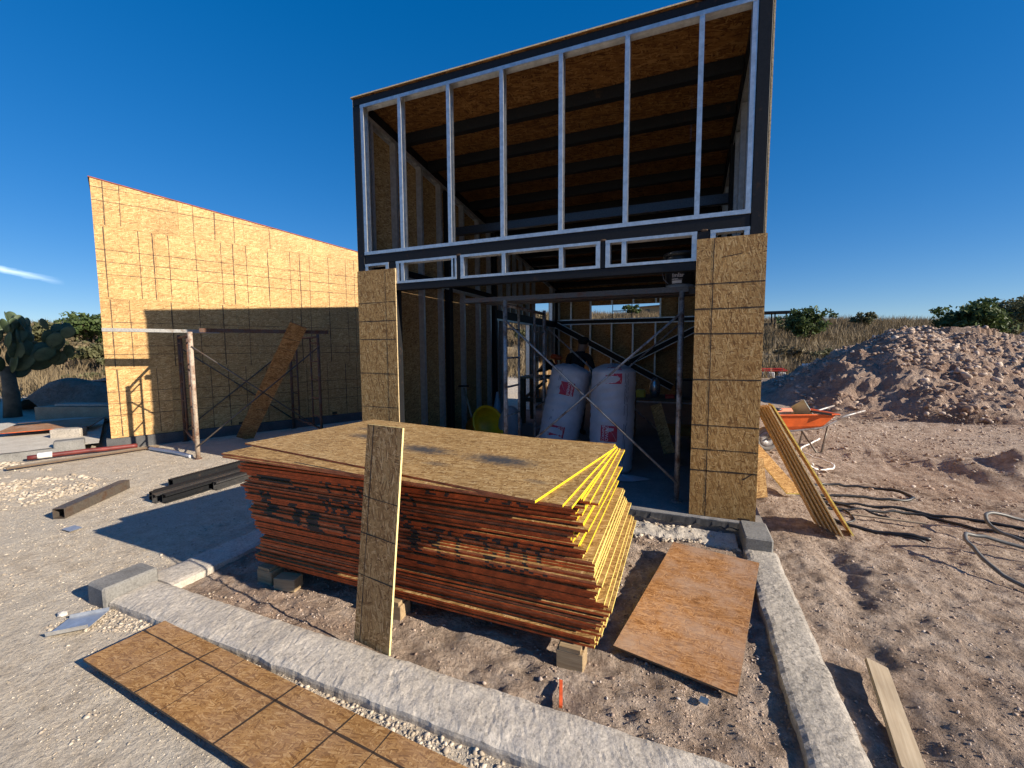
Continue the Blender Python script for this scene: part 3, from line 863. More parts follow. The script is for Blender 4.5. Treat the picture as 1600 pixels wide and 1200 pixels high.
mark_v = {0: [(0.14, 1), (0.64, 0), (1.02, 0), (1.41, 0), (1.68, 1), (1.97, 0), (2.33, 0), (2.75, 1), (3.08, 0), (3.5, 0), (3.9, 1), (4.15, 0)],
          1: [(0.125, 1), (0.35, 0), (0.90, 1), (1.30, 0), (1.66, 1), (2.07, 0), (2.84, 0), (3.02, 1), (3.21, 0), (3.6, 1), (4.0, 0), (4.17, 0)],
          2: [(0.11, 1), (0.53, 0), (0.71, 1), (0.92, 0), (1.30, 0), (1.68, 0), (1.86, 1), (2.08, 0), (2.45, 1), (2.85, 0), (3.03, 1), (3.22, 0), (3.61, 0), (3.98, 0), (4.17, 0)],
          3: [(0.135, 1), (0.33, 0), (1.29, 0), (1.60, 1), (1.9, 0), (2.5, 0)]}
mark_h = {0: [0.752, 0.555, 0.945], 1: [2.085, 1.700, 1.56], 2: [3.05, 2.853, 3.24], 3: [4.00, 4.205]}
for rI in range(4):
    for s0, s1 in zip(seams[rI][:-1], seams[rI][1:]):
        z0 = rowz[rI]
        if rI < 3:
            z1 = rowz[rI + 1]
            poly = [(0, 0), (s1 - s0 - .003, 0), (s1 - s0 - .003, min(z1, ltop(s1)) - z0 - .003), (0, min(z1, ltop(s0)) - z0 - .003)]
            if ltop(s1) < z1 < ltop(s0):
                sc = (4.335 - z1) / 0.1245
                poly = [(0, 0), (s1 - s0 - .003, 0), (s1 - s0 - .003, ltop(s1) - z0), (sc - s0, z1 - z0 - .003), (0, z1 - z0 - .003)]
        else:
            if ltop(s0) <= z0 + 0.02: continue
            e = min(s1, (4.335 - z0) / 0.1245)
            poly = [(0, 0), (e - s0 - .003, 0), (e - s0 - .003, max(0.002, ltop(e) - z0)), (0, ltop(s0) - z0)]
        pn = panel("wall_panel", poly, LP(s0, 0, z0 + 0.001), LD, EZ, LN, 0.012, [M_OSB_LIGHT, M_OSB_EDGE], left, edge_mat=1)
        zt = (rowz[rI + 1] if rI < 3 else 9)
        segs = []
        for sv, th in mark_v[rI]:
            if s0 < sv < s1:
                top = min(zt, ltop(sv)) - z0 - 0.01
                segs.append(((sv - s0 + random.uniform(-.006, .006), 0.005 + random.uniform(0, .03)), (sv - s0 + random.uniform(-.006, .006), top), 0.017 if th else 0.011))
        for zh in mark_h[rI]:
            e1 = min(s1, (4.335 - zh) / 0.1245 - 0.02)
            if e1 > s0 + 0.05:
                segs.append(((0.0, zh - z0), (e1 - s0, zh - z0 + random.uniform(-.01, .01)), 0.010))
        if segs:
            marker_lines(pn, segs, 0.012, M_MARK_SOFT)
# other walls and the roof
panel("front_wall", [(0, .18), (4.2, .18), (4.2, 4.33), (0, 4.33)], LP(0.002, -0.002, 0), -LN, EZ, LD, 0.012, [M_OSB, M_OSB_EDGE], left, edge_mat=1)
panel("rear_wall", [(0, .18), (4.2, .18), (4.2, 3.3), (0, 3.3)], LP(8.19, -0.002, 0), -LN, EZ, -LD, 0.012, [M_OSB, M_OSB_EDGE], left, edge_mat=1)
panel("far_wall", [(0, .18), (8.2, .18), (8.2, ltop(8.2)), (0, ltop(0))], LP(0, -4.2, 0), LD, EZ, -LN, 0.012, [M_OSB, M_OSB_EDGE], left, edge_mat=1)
LS = (LD + EZ * -0.1245).normalized(); LSN = LN.cross(LS).normalized()
if LSN.z < 0: LSN = -LSN
for k in range(7):
    panel("roof_panel", rect(1.19, 4.25), LP(0, 0.022, 4.338) + LS * (1.193 * k - 0.02), LS, -LN, LSN, 0.014, [M_OSB_SHADED, simple("roof_edge_red", (0.26, 0.05, 0.03), 0.7, var=0.3, scale=20)], left, edge_mat=1)
MB().box((-0.05, -0.003, 0), (0.05, 0.003, 0.06), M=basis(LP(3.62, 0.016, 0.19), LD, LN, EZ)).build("wall_notch", M_MARK, left)
MB().box((-0.06, -0.003, 0), (0.04, 0.003, 0.05), M=basis(LP(1.86, 0.016, 0.19), LD, LN, EZ)).build("wall_notch", M_MARK, left)
# porch foundation in front of the left house
pf = thing("porch_foundation", "pale concrete porch foundation in front of the left house", "foundation", LP(-1.5, -1.5, 0))
mb = MB()
mb.prof([(-3.2, -.1), (-0.40, -.1), (-0.40, 0.13), (-3.2, 0.13)], LP(0, 0.10, 0), LP(0, -0.15, 0), LD, EZ)
mb.build("curb", M_BLOCK, pf)
mb = MB()
vs = []; N_ = 24
for i in range(N_ + 1):
    s = -3.2 + 3.05 * i / N_
    vs += [tuple(LP(s, 0.06 + random.uniform(-.05, .03), 0.139)), tuple(LP(s, -4.0, 0.139))]
mb.add(vs, [(2 * i, 2 * i + 2, 2 * i + 3, 2 * i + 1) for i in range(N_)])
mb.build("porch_fill", concrete_material("pale_lime_fill", (0.66, 0.61, 0.52), (0.52, 0.47, 0.39), 0.8, 0.008, 0.2), pf)
def block(label, M, size=(0.4, 0.2, 0.16), mat=M_BLOCK, name="concrete_block", bev=0.012):
    x, y, z = size
    mb = MB().bbox((-x / 2, -y / 2, 0), (x / 2, y / 2, z), bev)
    o = mb.build(name, mat, None, M)
    tag(o, label, "block")
    return o
def place(x, y, z, rz=0.0, rx=0.0, ry=0.0):
    return Matrix.Translation((x, y, z)) @ Euler((rx, ry, rz)).to_matrix().to_4x4()
pb = LP(-0.48, -0.02, -0.02)
block("grey block at the end of the left porch curb", place(pb.x, pb.y, pb.z, R(90) - LA), (0.34, 0.22, 0.25))
pb = LP(-0.55, -1.05, 0.14)
block("weathered block lying beside the OSB sheet on the left porch", place(pb.x, pb.y, pb.z, R(40)), (0.42, 0.2, 0.14), M_CONC_ROUGH)
sheet = panel("osb_sheet", rect(1.22, 0.9), LP(-1.3, -2.55, 0.26), (LD * 0.97 + LN * 0.2 + EZ * -0.02), (LN * 0.97 - LD * 0.2 + EZ * -0.10), EZ, 0.012, [M_OSB_RED, M_ORANGE], None, edge_mat=1)
tag(sheet, "reddish OSB sheet propped on the pale left porch", "sheet")

# ------------------------------------------------------------------ porch curbs
def rough_beam(name, x0, x1, y0, y1, ztop, mat, along='x', step=0.014, label="", depth=0.25, amp=0.006, crumble=0.004):
    """Concrete strip with a rough cast top and ragged edges."""
    if along == 'x':
        a0, a1, b0, b1 = x0, x1, y0, y1
    else:
        a0, a1, b0, b1 = y0, y1, x0, x1
    na = int((a1 - a0) / step); nb = 10
    aa = np.linspace(a0, a1, na + 1)
    vs = []; fs = []
    for i, a in enumerate(aa):
        e0 = b0 + 0.012 * float(vnoise(a * 9, 1.3, 51)) + crumble * float(vnoise(a * 37, 2.1, 52))
        e1 = b1 + 0.012 * float(vnoise(a * 8, 7.7, 53)) + crumble * float(vnoise(a * 33, 4.4, 54))
        prof = [(e0 - .004, ztop - depth), (e0 - .004, ztop - 0.03)]
        for k in range(nb + 1):
            t = k / nb
            b = e0 + (e1 - e0) * t
            z = ztop + amp * float(fbm(np.array(a / .09), np.array(b / .09), 3, 61)) + 0.004 * float(vnoise(a / .017, b / .017, 66)) - 0.012 * (abs(2 * t - 1) ** 6)
            prof.append((b, z))
        prof += [(e1 + .004, ztop - 0.03), (e1 + .004, ztop - depth)]
        vs += [(a, b, z) if along == 'x' else (b, a, z) for b, z in prof]
    m = nb + 5
    for i in range(na):
        for k in range(m - 1):
            q = (i * m + k, i * m + k + 1, (i + 1) * m + k + 1, (i + 1) * m + k)
            fs.append(q if along != 'x' else q[::-1])
    e0 = tuple(range(m)); e1 = tuple(na * m + k for k in range(m))
    fs += [e0, e1[::-1]]
    o = MB().add(vs, fs).build(name, mat, None, None, smooth=False, uv=False)
    return tag(o, label, "curb", "concrete curbs round the porch")
rough_beam("concrete_curb", -3.32, 0.475, 1.425, 1.685, 0.052, M_CONC, 'x', label="long rough concrete curb running across the front of the porch")
rough_beam("concrete_curb", 0.480, 0.700, 1.02, 3.70, 0.042, M_CONC_ROUGH, 'y', label="speckled concrete curb along the porch's right edge below the grey block")
rough_beam("concrete_curb", -3.46, -3.17, 1.69, 4.05, 0.050, M_CONC, 'y', label="smooth concrete curb left of the board stack, half in shadow", amp=0.004, crumble=0.006)
rough_beam("concrete_footing", -1.2, 0.44, 3.74, 4.02, 0.020, M_CONC, 'x', label="rough footing strip on the ground below the house's slab edge", amp=0.02, crumble=0.02)
block("grey mortared block on the left end of the front curb", place(-3.425, 1.55, -0.03, R(88)), (0.30, 0.20, 0.165), M_BLOCK, bev=0.012)
block("grey block at the slab's right corner on top of the side curb", place(0.575, 3.86, 0.0, R(90)), (0.36, 0.20, 0.14), M_BLOCK, bev=0.012)

# ------------------------------------------------------------------ stack of OSB sheets on a pallet
FONT = {'O': "01110 10001 10001 10001 10001 10001 01110", 'S': "01111 10000 10000 01110 00001 00001 11110", 'B': "11110 10001 10001 11110 10001 10001 11110",
        'W': "10001 10001 10001 10101 10101 11011 10001", 'L': "10000 10000 10000 10000 10000 10000 11111", 'A': "01110 10001 10001 11111 10001 10001 10001",
        'T': "11111 00100 00100 00100 00100 00100 00100", 'R': "11110 10001 10001 11110 10100 10010 10001", 'I': "01110 00100 00100 00100 00100 00100 01110",
        'J': "00111 00010 00010 00010 00010 10010 01100", 'U': "10001 10001 10001 10001 10001 10001 01110", 'N': "10001 11001 10101 10101 10011 10001 10001",
        'E': "11111 10000 10000 11110 10000 10000 11111", ' ': "00000 00000 00000 00000 00000 00000 00000", 'H': "10001 10001 10001 11111 10001 10001 10001",
        'F': "11111 10000 10000 11110 10000 10000 10000"}
def text_hit(txt, u, v):
    """u, v in 0..1 over the text box, v from the top"""
    if not (0 <= u < 1 and 0 <= v < 1): return False
    k = int(u * len(txt)); uu = u * len(txt) - k
    c = int(uu * 6)
    if c > 4: return False
    return FONT[txt[k]].split()[int(v * 7)][c] == '1'
def stencil(u, v):
    """Print sprayed across the pile's long side before it shifted: u along, v height, both in metres."""
    # big block logo on the left
    if 0.10 < u < 0.42 and 0.615 < v < 0.655: return True
    if 0.44 < u < 0.55 and 0.590 < v < 0.628: return True
    for c0, c1, b0, b1 in ((0.16, 0.25, 0.40, 0.55), (0.40, 0.49, 0.36, 0.50), (0.53, 0.63, 0.34, 0.48)):
        if c0 < u < c1 and b0 < v < b1: return True
    if 0.1 < u < 1.5 and abs(v - (0.415 - 0.10 * u)) < 0.008: return True
    # two rows of small print
    for (u0, u1, v0, v1, txt) in ((0.72, 1.42, 0.60, 0.685, "ITUNIFHITUN"), (0.72, 1.50, 0.475, 0.575, "TEENIIUNTFUN"), (0.80, 1.42, 0.335, 0.43, "ILTAUT"), (1.28, 2.28, 0.325, 0.50, "WLATLTRIJIT"), (1.55, 2.2, 0.70, 0.775, "LIFTHIU")):
        if text_hit(txt, (u - u0) / (u1 - u0), (v1 - v) / (v1 - v0)): return True
    return False
T_SH = 0.0116; LEN, WID = 2.425, 1.215
RE_Z = [0.10, 0.178, 0.199, 0.232, 0.317, 0.338, 0.363, 0.449, 0.476, 0.539, 0.561, 0.598, 0.614, 0.657, 0.709, 0.760, 0.817, 0.833, 0.872, 0.886]
RE_X = [-0.36, -0.36, -0.40, -0.325, -0.325, -0.355, -0.385, -0.36, -0.373, -0.39, -0.475, -0.44, -0.465, -0.500, -0.43, -0.475, -0.485, -0.41, -0.44, -0.475]
def make_sheet(i, z, xr, yf, rot, label, mats, group="OSB sheets in the stack", pivot_right_back=False):
    nseg = 96
    mb = MB()
    mb.add([(-LEN, 0, T_SH), (0, 0, T_SH), (0, WID, T_SH), (-LEN, WID, T_SH)], [(0, 1, 2, 3)], 0)
    mb.add([(-LEN, 0, 0), (0, 0, 0), (0, WID, 0), (-LEN, WID, 0)], [(3, 2, 1, 0)], 0)
    mb.add([(0, 0, 0), (0, WID, 0), (0, WID, T_SH), (0, 0, T_SH)], [(0, 1, 2, 3)], 3)
    mb.add([(-LEN, 0, 0), (-LEN, WID, 0), (-LEN, WID, T_SH), (-LEN, 0, T_SH)], [(3, 2, 1, 0)], 1)
    mb.add([(-LEN, WID, 0), (0, WID, 0), (0, WID, T_SH), (-LEN, WID, T_SH)], [(3, 2, 1, 0)], 1)
    vs = []; fs = []; ms = []
    for k in range(nseg + 1):
        x = -LEN + LEN * k / nseg
        vs += [(x, 0, 0), (x, 0, T_SH)]
    for k in range(nseg):
        fs.append((2 * k, 2 * k + 2, 2 * k + 3, 2 * k + 1))
        u = LEN * (k + 0.5) / nseg
        ms.append(2 if stencil(u, z - 0.09 + T_SH / 2) and random.random() < 0.93 else 1)
    mb.add(vs, fs, ms)
    if pivot_right_back:
        M = Matrix.Translation((xr, yf + WID, z)) @ Matrix.Rotation(rot, 4, 'Z') @ Matrix.Translation((0, -WID, 0))
    else:
        M = Matrix.Translation((xr, yf, z)) @ Matrix.Translation((-LEN / 2, WID / 2, 0)) @ Matrix.Rotation(rot, 4, 'Z') @ Matrix.Translation((LEN / 2, -WID / 2, 0))
    o = mb.build("osb_sheet", mats, None, M)
    return tag(o, label, "sheet", group)
def ordinal(n):
    return "%d%s" % (n, "th" if 10 <= n % 100 <= 20 else {1: "st", 2: "nd", 3: "rd"}.get(n % 10, "th"))
z = 0.112; i = 0
NSH = 66
zs = []
while z < 0.885:
    zs.append(z); z += T_SH + random.choice((0.0002, 0.0004, 0.0004, 0.0010, 0.0016))
dyw = 0.0
for i, z in enumerate(zs):
    xr = float(np.interp(z, RE_Z, RE_X)) + random.uniform(-0.022, 0.022)
    dyw = 0.6 * dyw + random.uniform(-0.018, 0.018)
    yf = 2.035 + dyw
    if i % 9 == 4: yf -= 0.022          # a few sheets stick out
    rot = random.uniform(-0.006, 0.006)
    if 0.50 < z < 0.62: yf -= 0.004; rot += 0.012
    if 0.76 < z < 0.86: rot += 0.018
    mats = [M_OSB, M_ORANGE if random.random() < 0.75 else M_ORANGE2, M_STENCIL, M_YELLOW if z > 0.6 else M_YELLOW2]
    make_sheet(i, z, xr, yf, rot, "orange-edged OSB sheet in the stack, %s down from the top sheet" % ordinal(len(zs) + 2 - i), mats)
ztop = zs[-1] + T_SH + 0.0012
mt = [M_OSB, M_ORANGE2, M_STENCIL, M_YELLOW]
make_sheet(90, ztop, -0.425, 1.83, R(-1.3), "third sheet from the top of the stack, slightly turned, bright yellow end", mt, pivot_right_back=True)
make_sheet(91, ztop + 0.0125, -0.440, 1.805, R(-2.3), "second sheet from the top of the stack, turned under the top one", mt, pivot_right_back=True)
top_sheet = make_sheet(92, ztop + 0.025, -0.428, 1.765, R(-8.6), "top OSB sheet of the stack, turned askew, with dark smudges", [M_OSB_TOP, M_ORANGE2, M_STENCIL, M_YELLOW], pivot_right_back=True)
print("stack top z", ztop + 0.025 + T_SH, len(zs))

pal = thing("pallet", "wooden pallet blocks under the OSB stack", "pallet", (-1.6, 2.6, 0))
for x in (-2.68, -1.60, -0.50):
    for y in (2.04, 2.55, 3.06):
        MB().bbox((x - .07, y - .05, -0.02), (x + .07, y + .05, 0.088), 0.004).build("block", M_WOOD, pal)
for x in (-2.68, -1.60, -0.50):
    MB().box((x - .055, 1.99, 0.089), (x + .055, 3.15, 0.110)).build("stringer", M_WOOD, pal)
for y in (2.02, 2.55, 3.08):
    MB().box((-2.75, y - .045, -0.035), (-0.44, y + .045, -0.021)).build("bottom_board", M_WOOD, pal)
off = block("loose wooden block beside the pallet's left end", place(-2.47, 2.01, gz(-2.47, 2.01) + .004, R(12)), (0.16, 0.09, 0.085), M_WOOD, "wood_block", 0.004)

# leaning strip in front of the stack
A = Vector((-1.640, 1.735, 0.03)); B = Vector((-1.372, 1.701, 0.03))
topA = Vector((-1.568, 1.872, 1.205))
U = (B - A).normalized(); V = (topA - A); V = (V - U * V.dot(U)); Lb = V.length; V.normalize(); N = U.cross(V)
if N.y > 0: N = -N
bd = panel("leaning_board", rect(0.262, Lb), A, U, V, N, 0.012, [osb_material("osb_leaning_strip", tint=(1.22, 1.02, 0.88), dir_angle=90, fscale=1.3), simple("pale_yellow_cut_edge", (0.78, 0.66, 0.30), 0.75, var=0.15, scale=60)], None, edge_mat=1)
tag(bd, "narrow OSB strip leaning upright against the front of the stack", "board")
marker_lines(bd, [((0.045, 0), (0.05, Lb), 0.006), ((0.0, 0.79), (0.262, 0.775), 0.006), ((0, 0.59), (0.262, 0.58), 0.007), ((0, 0.365), (0.262, 0.355), .007)], 0.012, M_MARK)

# loose sheets on the ground
def ground_board(name, label, pts, mat, edge, t=0.011, lines=()):
    a, b, c = [Vector(p) for p in pts]
    U = (b - a); V = (c - a); V = V - U.normalized() * V.dot(U.normalized())
    N = U.cross(V).normalized()
    if N.z < 0:
        raise ValueError(name)
    o = panel(name, rect(U.length, V.length), a, U, V, N, t, [mat, edge], None, edge_mat=1)
    tag(o, label, "board")
    if lines: marker_lines(o, lines, t, M_MARK)
    return o
ground_board("osb_sheet", "brown OSB sheet with black grid lines lying in front of the curb", [(-2.80, 1.075, 0.045), (-0.30, 0.925, 0.045), (-2.768, 1.430, 0.035)], M_OSB_GROUND, M_DARKWOOD,
             lines=[((0, 0.255), (2.4, 0.245), 0.011), ((0.31, 0), (0.33, 0.355), 0.006), ((0.50, 0), (0.53, 0.355), 0.010), ((0.72, 0), (0.74, 0.355), 0.005), ((1.10, 0), (1.13, 0.355), 0.013), ((1.47, 0), (1.5, 0.355), 0.008), ((1.70, 0), (1.70, .355), .006)])
ground_board("osb_sheet", "reddish OSB sheet lying between the stack and the right curb", [(-0.311, 2.182, 0.035), (0.263, 2.063, 0.030), (-0.125, 3.497, 0.085)], M_OSB_RED, M_DARKWOOD)
ground_board("short_plank", "short weathered plank lying on the soil right of the side curb", [(0.800, 1.935, gz(.8, 1.93) + .035), (0.885, 1.925, gz(.88, 1.93) + .03), (0.957, 2.53, gz(.96, 2.53) + .045)], M_GREYWOOD_Y, M_GREYWOOD_Y, 0.02)

# ------------------------------------------------------------------ scaffolds
def scaffold(name, label, O, D, Wd, L, W, H, mats, near_mat=None, inner=0.42, z0=0.0, brace_n=2, rear_brace=True):
    """Two ladder frames a distance L apart along D; each frame is W wide along Wd."""
    O = Vector(O); D = Vector(D); Wd = Vector(Wd)
    root = thing(name, label, "scaffold", tuple(O + D * L / 2 + Wd * W / 2), "scaffold towers")
    def P(a, b, zz): return O + D * a + Wd * b + Vector((0, 0, zz))
    mat, bm = mats
    for ai, a in enumerate((0, L)):
        for b in (0, W):
            m_ = near_mat if (near_mat and ai == 0 and b == 0) else mat
            MB().tube([P(a, b, z0), P(a, b, z0 + H * .5), P(a, b, z0 + H + 0.03)], 0.0245 if m_ is mat else 0.031, 10).build("post", m_, root, smooth=True)
        for b in (inner, W - inner):
            MB().tube([P(a, b, z0 + .25), P(a, b, z0 + H - 0.01)], 0.016, 8).build("ladder_rail", mat, root, smooth=True)
        MB().tube([P(a, 0, z0 + H - 0.02), P(a, W, z0 + H - 0.02)], 0.021, 8).build("top_rail", mat, root, smooth=True)
        MB().tube([P(a, 0, z0 + .22), P(a, W, z0 + .22)], 0.018, 8).build("bottom_rail", mat, root, smooth=True)
        for k in range(5):
            zz = z0 + 0.42 + k * 0.33
            for b0, b1 in ((0, inner), (W - inner, W)):
                MB().tube([P(a, b0, zz), P(a, b1, zz)], 0.012, 6).build("rung", mat, root, smooth=True)
        for b in (0, W):
            MB().tube([P(a, b, z0 - .01), P(a, b, z0 + .012)], 0.05, 10).build("foot_plate", mat, root)
    for b in ((0, W) if rear_brace else (0,)):
        o = -0.035 if b == 0 else 0.035
        lo, hi = z0 + 0.20, z0 + H - 0.18
        MB().tube([P(0, b + o, hi), P(L, b + o, lo)], 0.0115, 7).build("cross_brace", bm, root, smooth=True)
        MB().tube([P(0, b + o - .026, lo), P(L, b + o - .026, hi)], 0.0115, 7).build("cross_brace", bm, root, smooth=True)
        MB().ellipsoid(P(L / 2, b + o - .013, (lo + hi) / 2), (0.02, 0.03, 0.02)).build("brace_pin", bm, root)
    return root
scaffold("scaffold", "grey scaffold tower standing inside the open house front", (-1.858, 4.40, Z0), (1, 0, 0), (0, 1, 0), 1.820, 1.42, 2.02, (M_GALV_DULL, M_GALV_DULL))
scaffold("scaffold", "rusty scaffold tower standing against the left house's wall", LP(0.96, 1.78, gz(-6.7, 4.05)), LD, -LN, 1.79, 1.68, 1.86, (M_RUST, M_TUBE), near_mat=M_PALE_POST)
# planks lying on the scaffolds
def plank(label, a, b, w, h, mat, name="scaffold_plank"):
    o = MB().bar(a, b, w, h).build(name, mat)
    return tag(o, label, "plank", "planks lying on the scaffolds")
M_PLANK_STEEL = steel_material("scaffold_plank_steel", (0.075, 0.075, 0.08), (0.12, 0.05, 0.035), 0.2, 0.45, 0.4)
plank("dark steel plank along the front of the indoor scaffold's top", (-2.36, 4.44, 2.170), (0.02, 4.44, 2.170), 0.12, 0.05, M_PLANK_STEEL)
plank("dark steel plank on the indoor scaffold's top, behind the front one", (-2.20, 4.70, 2.171), (0.20, 4.70, 2.171), 0.22, 0.05, M_PLANK_STEEL)
a = LP(0.02, 1.0, 1.925); b = LP(1.42, 1.06, 1.925)
plank("pale grey plank on the left scaffold, jutting out past its post", a, b, 0.16, 0.05, steel_material("pale_grey_plank", (0.30, 0.30, 0.29), (0.2, 0.15, 0.1), 0.15, 0.6, 0.2))
a = LP(1.1, 1.55, 1.925); b = LP(2.95, 1.72, 1.93)
plank("dark tube lying across the top of the left scaffold", a, b, 0.06, 0.06, M_RUST)
# plank leaning on the left scaffold
A = Vector((-7.42, 5.28, 0.01)); T = LP(2.43, 1.84, 2.04)
V = (T - A); Lp = V.length; V.normalize()
view = (A + T) / 2 - Vector((0.6, 0.6, CAM_H)); U = -V.cross(view).normalized() * -1; U = U if U.x * 0.93 + U.y * 0.37 > 0 else -U; N = U.cross(V)
if N.y > 0: N = -N
lb = panel("leaning_plank", rect(0.27, Lp), A - U * 0.135, U, V, N, 0.014, [osb_material("osb_plank", tint=(0.74, 0.58, 0.48)), M_DARKWOOD], None, edge_mat=1)
tag(lb, "brown OSB strip leaning diagonally on the left scaffold", "board")
marker_lines(lb, [((0, q), (0.27, q + 0.04), 0.008) for q in (0.45, 0.66, 1.0, 1.35, 1.55, 1.95, 2.15)], 0.014, M_MARK)

# ------------------------------------------------------------------ steel profiles on the left ground
def square_tube(name, label, a, b, w, wall, mat, cat="steel tube", group=None, open_c=False, roll=0.0):
    d = (Vector(b) - Vector(a)).normalized(); s = d.cross(EZ).normalized(); u = s.cross(d)
    if roll:
        q = Matrix.Rotation(roll, 3, d); s = q @ s; u = q @ u
    h = w / 2; i = h - wall
    mb = MB()
    if open_c:
        mb.prof([(x - h * .5, y - h) for x, y in c_profile(w * .6, w, 0.02, wall)], a, b, s, u)
    else:
        A = Vector(a); B = Vector(b)
        ring = lambda P, k: [P + s * (sx * k) + u * (sy * k) for sx, sy in ((-1, -1), (1, -1), (1, 1), (-1, 1))]
        vs = ring(A, h) + ring(B, h) + ring(A, i) + ring(B, i)
        fs = []
        for k in range(4):
            j = (k + 1) % 4
            fs += [(k, j, 4 + j, 4 + k), (8 + j, 8 + k, 12 + k, 12 + j), (j, k, 8 + k, 8 + j), (4 + k, 4 + j, 12 + j, 12 + k)]
        mb.add(vs, fs)
    o = mb.build(name, mat)
    return tag(o, label, cat, group)
g0 = gz(-5.6, 2.05)
square_tube("steel_tube", "single brown square steel tube lying alone on the pale ground", (-5.565, 2.06, g0 + 0.055), (-6.07, 2.83, gz(-6, 2.8) + 0.055), 0.10, 0.005, M_TUBE)
dv = Vector((-0.0, 1.0, 0)).normalized()
for k, (x, y, zz, L, w, op, rl) in enumerate([(-5.20, 2.66, 0.05, 1.75, 0.10, True, 0.06), (-5.10, 2.70, 0.05, 1.75, 0.10, True, 0.1), (-5.33, 2.70, 0.05, 1.75, 0.09, True, 0.05), (-5.02, 3.18, 0.05, 1.2, 0.10, True, 0.0), (-5.42, 2.78, 0.04, 1.7, 0.08, True, 0.3), (-5.62, 3.06, 0.05, 1.6, 0.09, False, 0.0)]):
    lab = ["black steel channel at the front of the channel pile, second from its right", "black steel channel at the front right of the channel pile", "black steel channel in the middle of the channel pile",
           "shorter black steel channel at the right rear of the pile", "tilted black steel channel at the left of the pile", "black square tube lying at the back of the channel pile"][k]
    square_tube("steel_channel", lab, (x, y, zz + gz(x, y)), (x + 0.16 * L * (-0.1), y + L, zz + 0.005), w, 0.005, M_BLACK if k % 3 else steel_material("grey_steel_channel%d" % k, (0.07, 0.07, 0.072), (0.1, 0.07, 0.05), 0.15, 0.4, 0.5), "steel channel", "steel channels in the pile", op, rl)
# pipes, hose and litter
def ground_tube(name, label, pts, r, mat, cat, lift=0.0, n=7, group=None, smooth_k=6):
    """A hose or cable following the ground through the given points."""
    P = [Vector((p[0], p[1], p[2] if len(p) > 2 else 0)) for p in pts]
    out = []
    for i in range(len(P) - 1):
        p0, p1, p2, p3 = P[max(i - 1, 0)], P[i], P[i + 1], P[min(i + 2, len(P) - 1)]
        for k in range(smooth_k):
            t = k / smooth_k
            q = 0.5 * ((2 * p1) + (p2 - p0) * t + (2 * p0 - 5 * p1 + 4 * p2 - p3) * t * t + (3 * p1 - p0 - 3 * p2 + p3) * t ** 3)
            out.append(q)
    out.append(P[-1])
    out = [Vector((q.x, q.y, gz(q.x, q.y) + r * 0.85 + q.z + lift)) for q in out]
    o = MB().tube(out, r, n).build(name, mat, None, None, smooth=True, uv=False)
    return tag(o, label, cat, group)
ground_tube("steel_pipe", "dark red pipe lying along the left porch curb", [(-8.90, 3.02, 0.03), (-8.65, 3.58, 0.03), (-8.40, 4.13, 0.02)], 0.035, M_RED, "pipe")
ground_tube("pipe_wrap", "white plastic wrapped round the dark red pipe's near end", [(-8.86, 3.11, 0.035), (-8.80, 3.25, 0.032)], 0.045, M_WHITE, "wrapping")
ground_tube("plastic_pipe", "white plastic pipe at the foot of the left scaffold", [(-8.08, 4.14), (-7.5, 4.12), (-7.15, 4.08), (-6.85, 4.03)], 0.03, M_WHITE, "pipe")
ground_board("long_plank", "thin weathered plank lying parallel to the red pipe", [(-8.56, 2.69, 0.03), (-8.44, 2.66, 0.03), (-7.10, 4.02, 0.03)], M_GREYWOOD_Y, M_DARKWOOD, 0.02)
mb = MB()
mb.prof([(-.09, .02), (-.085, 0), (.085, 0), (.09, .025), (.087, .025), (.082, .003), (-.082, .003), (-.087, .02)], (-3.36, 1.195, gz(-3.3, 1.2) + .012), (-3.19, 1.31, gz(-3.2, 1.3) + .03), Vector((0.56, -0.83, 0)), EZ)
tag(mb.build("metal_offcut", M_GALV), "offcut of galvanised channel lying on the gravel by the left block", "metal scrap")
ground_board("metal_plate", "small blue-grey metal plate lying on the pale ground", [(-5.19, 1.93, 0.012), (-5.05, 1.93, 0.012), (-5.14, 2.02, 0.014)], M_GALV, M_GALV, 0.002)
ground_board("orange_stick", "thin orange-painted wood sliver lying near the front curb", [(-0.478, 1.715, gz(-.47, 1.72) + .02), (-0.463, 1.719, gz(-.45, 1.72) + .02), (-0.508, 1.868, gz(-.5, 1.86) + .02)], simple("bright_orange_paint", (0.62, 0.10, 0.03), 0.6, var=0.2, scale=30), M_ORANGE, 0.012)
ground_board("metal_chip", "small blue metal chip on the soil near the reddish sheet", [(0.10, 1.985, gz(.1, 2) + .012), (0.135, 1.975, gz(.1, 2) + .012), (0.11, 2.02, gz(.1, 2) + .014)], simple("blue_metal", (0.12, 0.2, 0.32), 0.4, 0.5), M_GALV, 0.003)

# ------------------------------------------------------------------ things inside the open house
def text_mesh(txt, size, align='CENTER'):
    cu = bpy.data.curves.new("txt", 'FONT')
    cu.body = txt; cu.size = size; cu.align_x = align; cu.align_y = 'CENTER'; cu.resolution_u = 3
    o = bpy.data.objects.new("txt", cu)
    COL.objects.link(o)
    dg = bpy.context.evaluated_depsgraph_get()
    me = bpy.data.meshes.new_from_object(o.evaluated_get(dg))
    vs = [tuple(v.co) for v in me.vertices]; fs = [tuple(p.vertices) for p in me.polygons]
    bpy.data.objects.remove(o); bpy.data.curves.remove(cu); bpy.data.meshes.remove(me)
    return vs, fs
M_BAG = simple("white_bag_plastic", (0.44, 0.44, 0.48), 0.42, var=0.10, scale=5, bump=0.006, bscale=14)
M_LOGO = simple("logo_crimson", (0.42, 0.012, 0.045), 0.45, var=0.08, scale=8)
M_INK = simple("bag_print_ink", (0.06, 0.06, 0.085), 0.6)
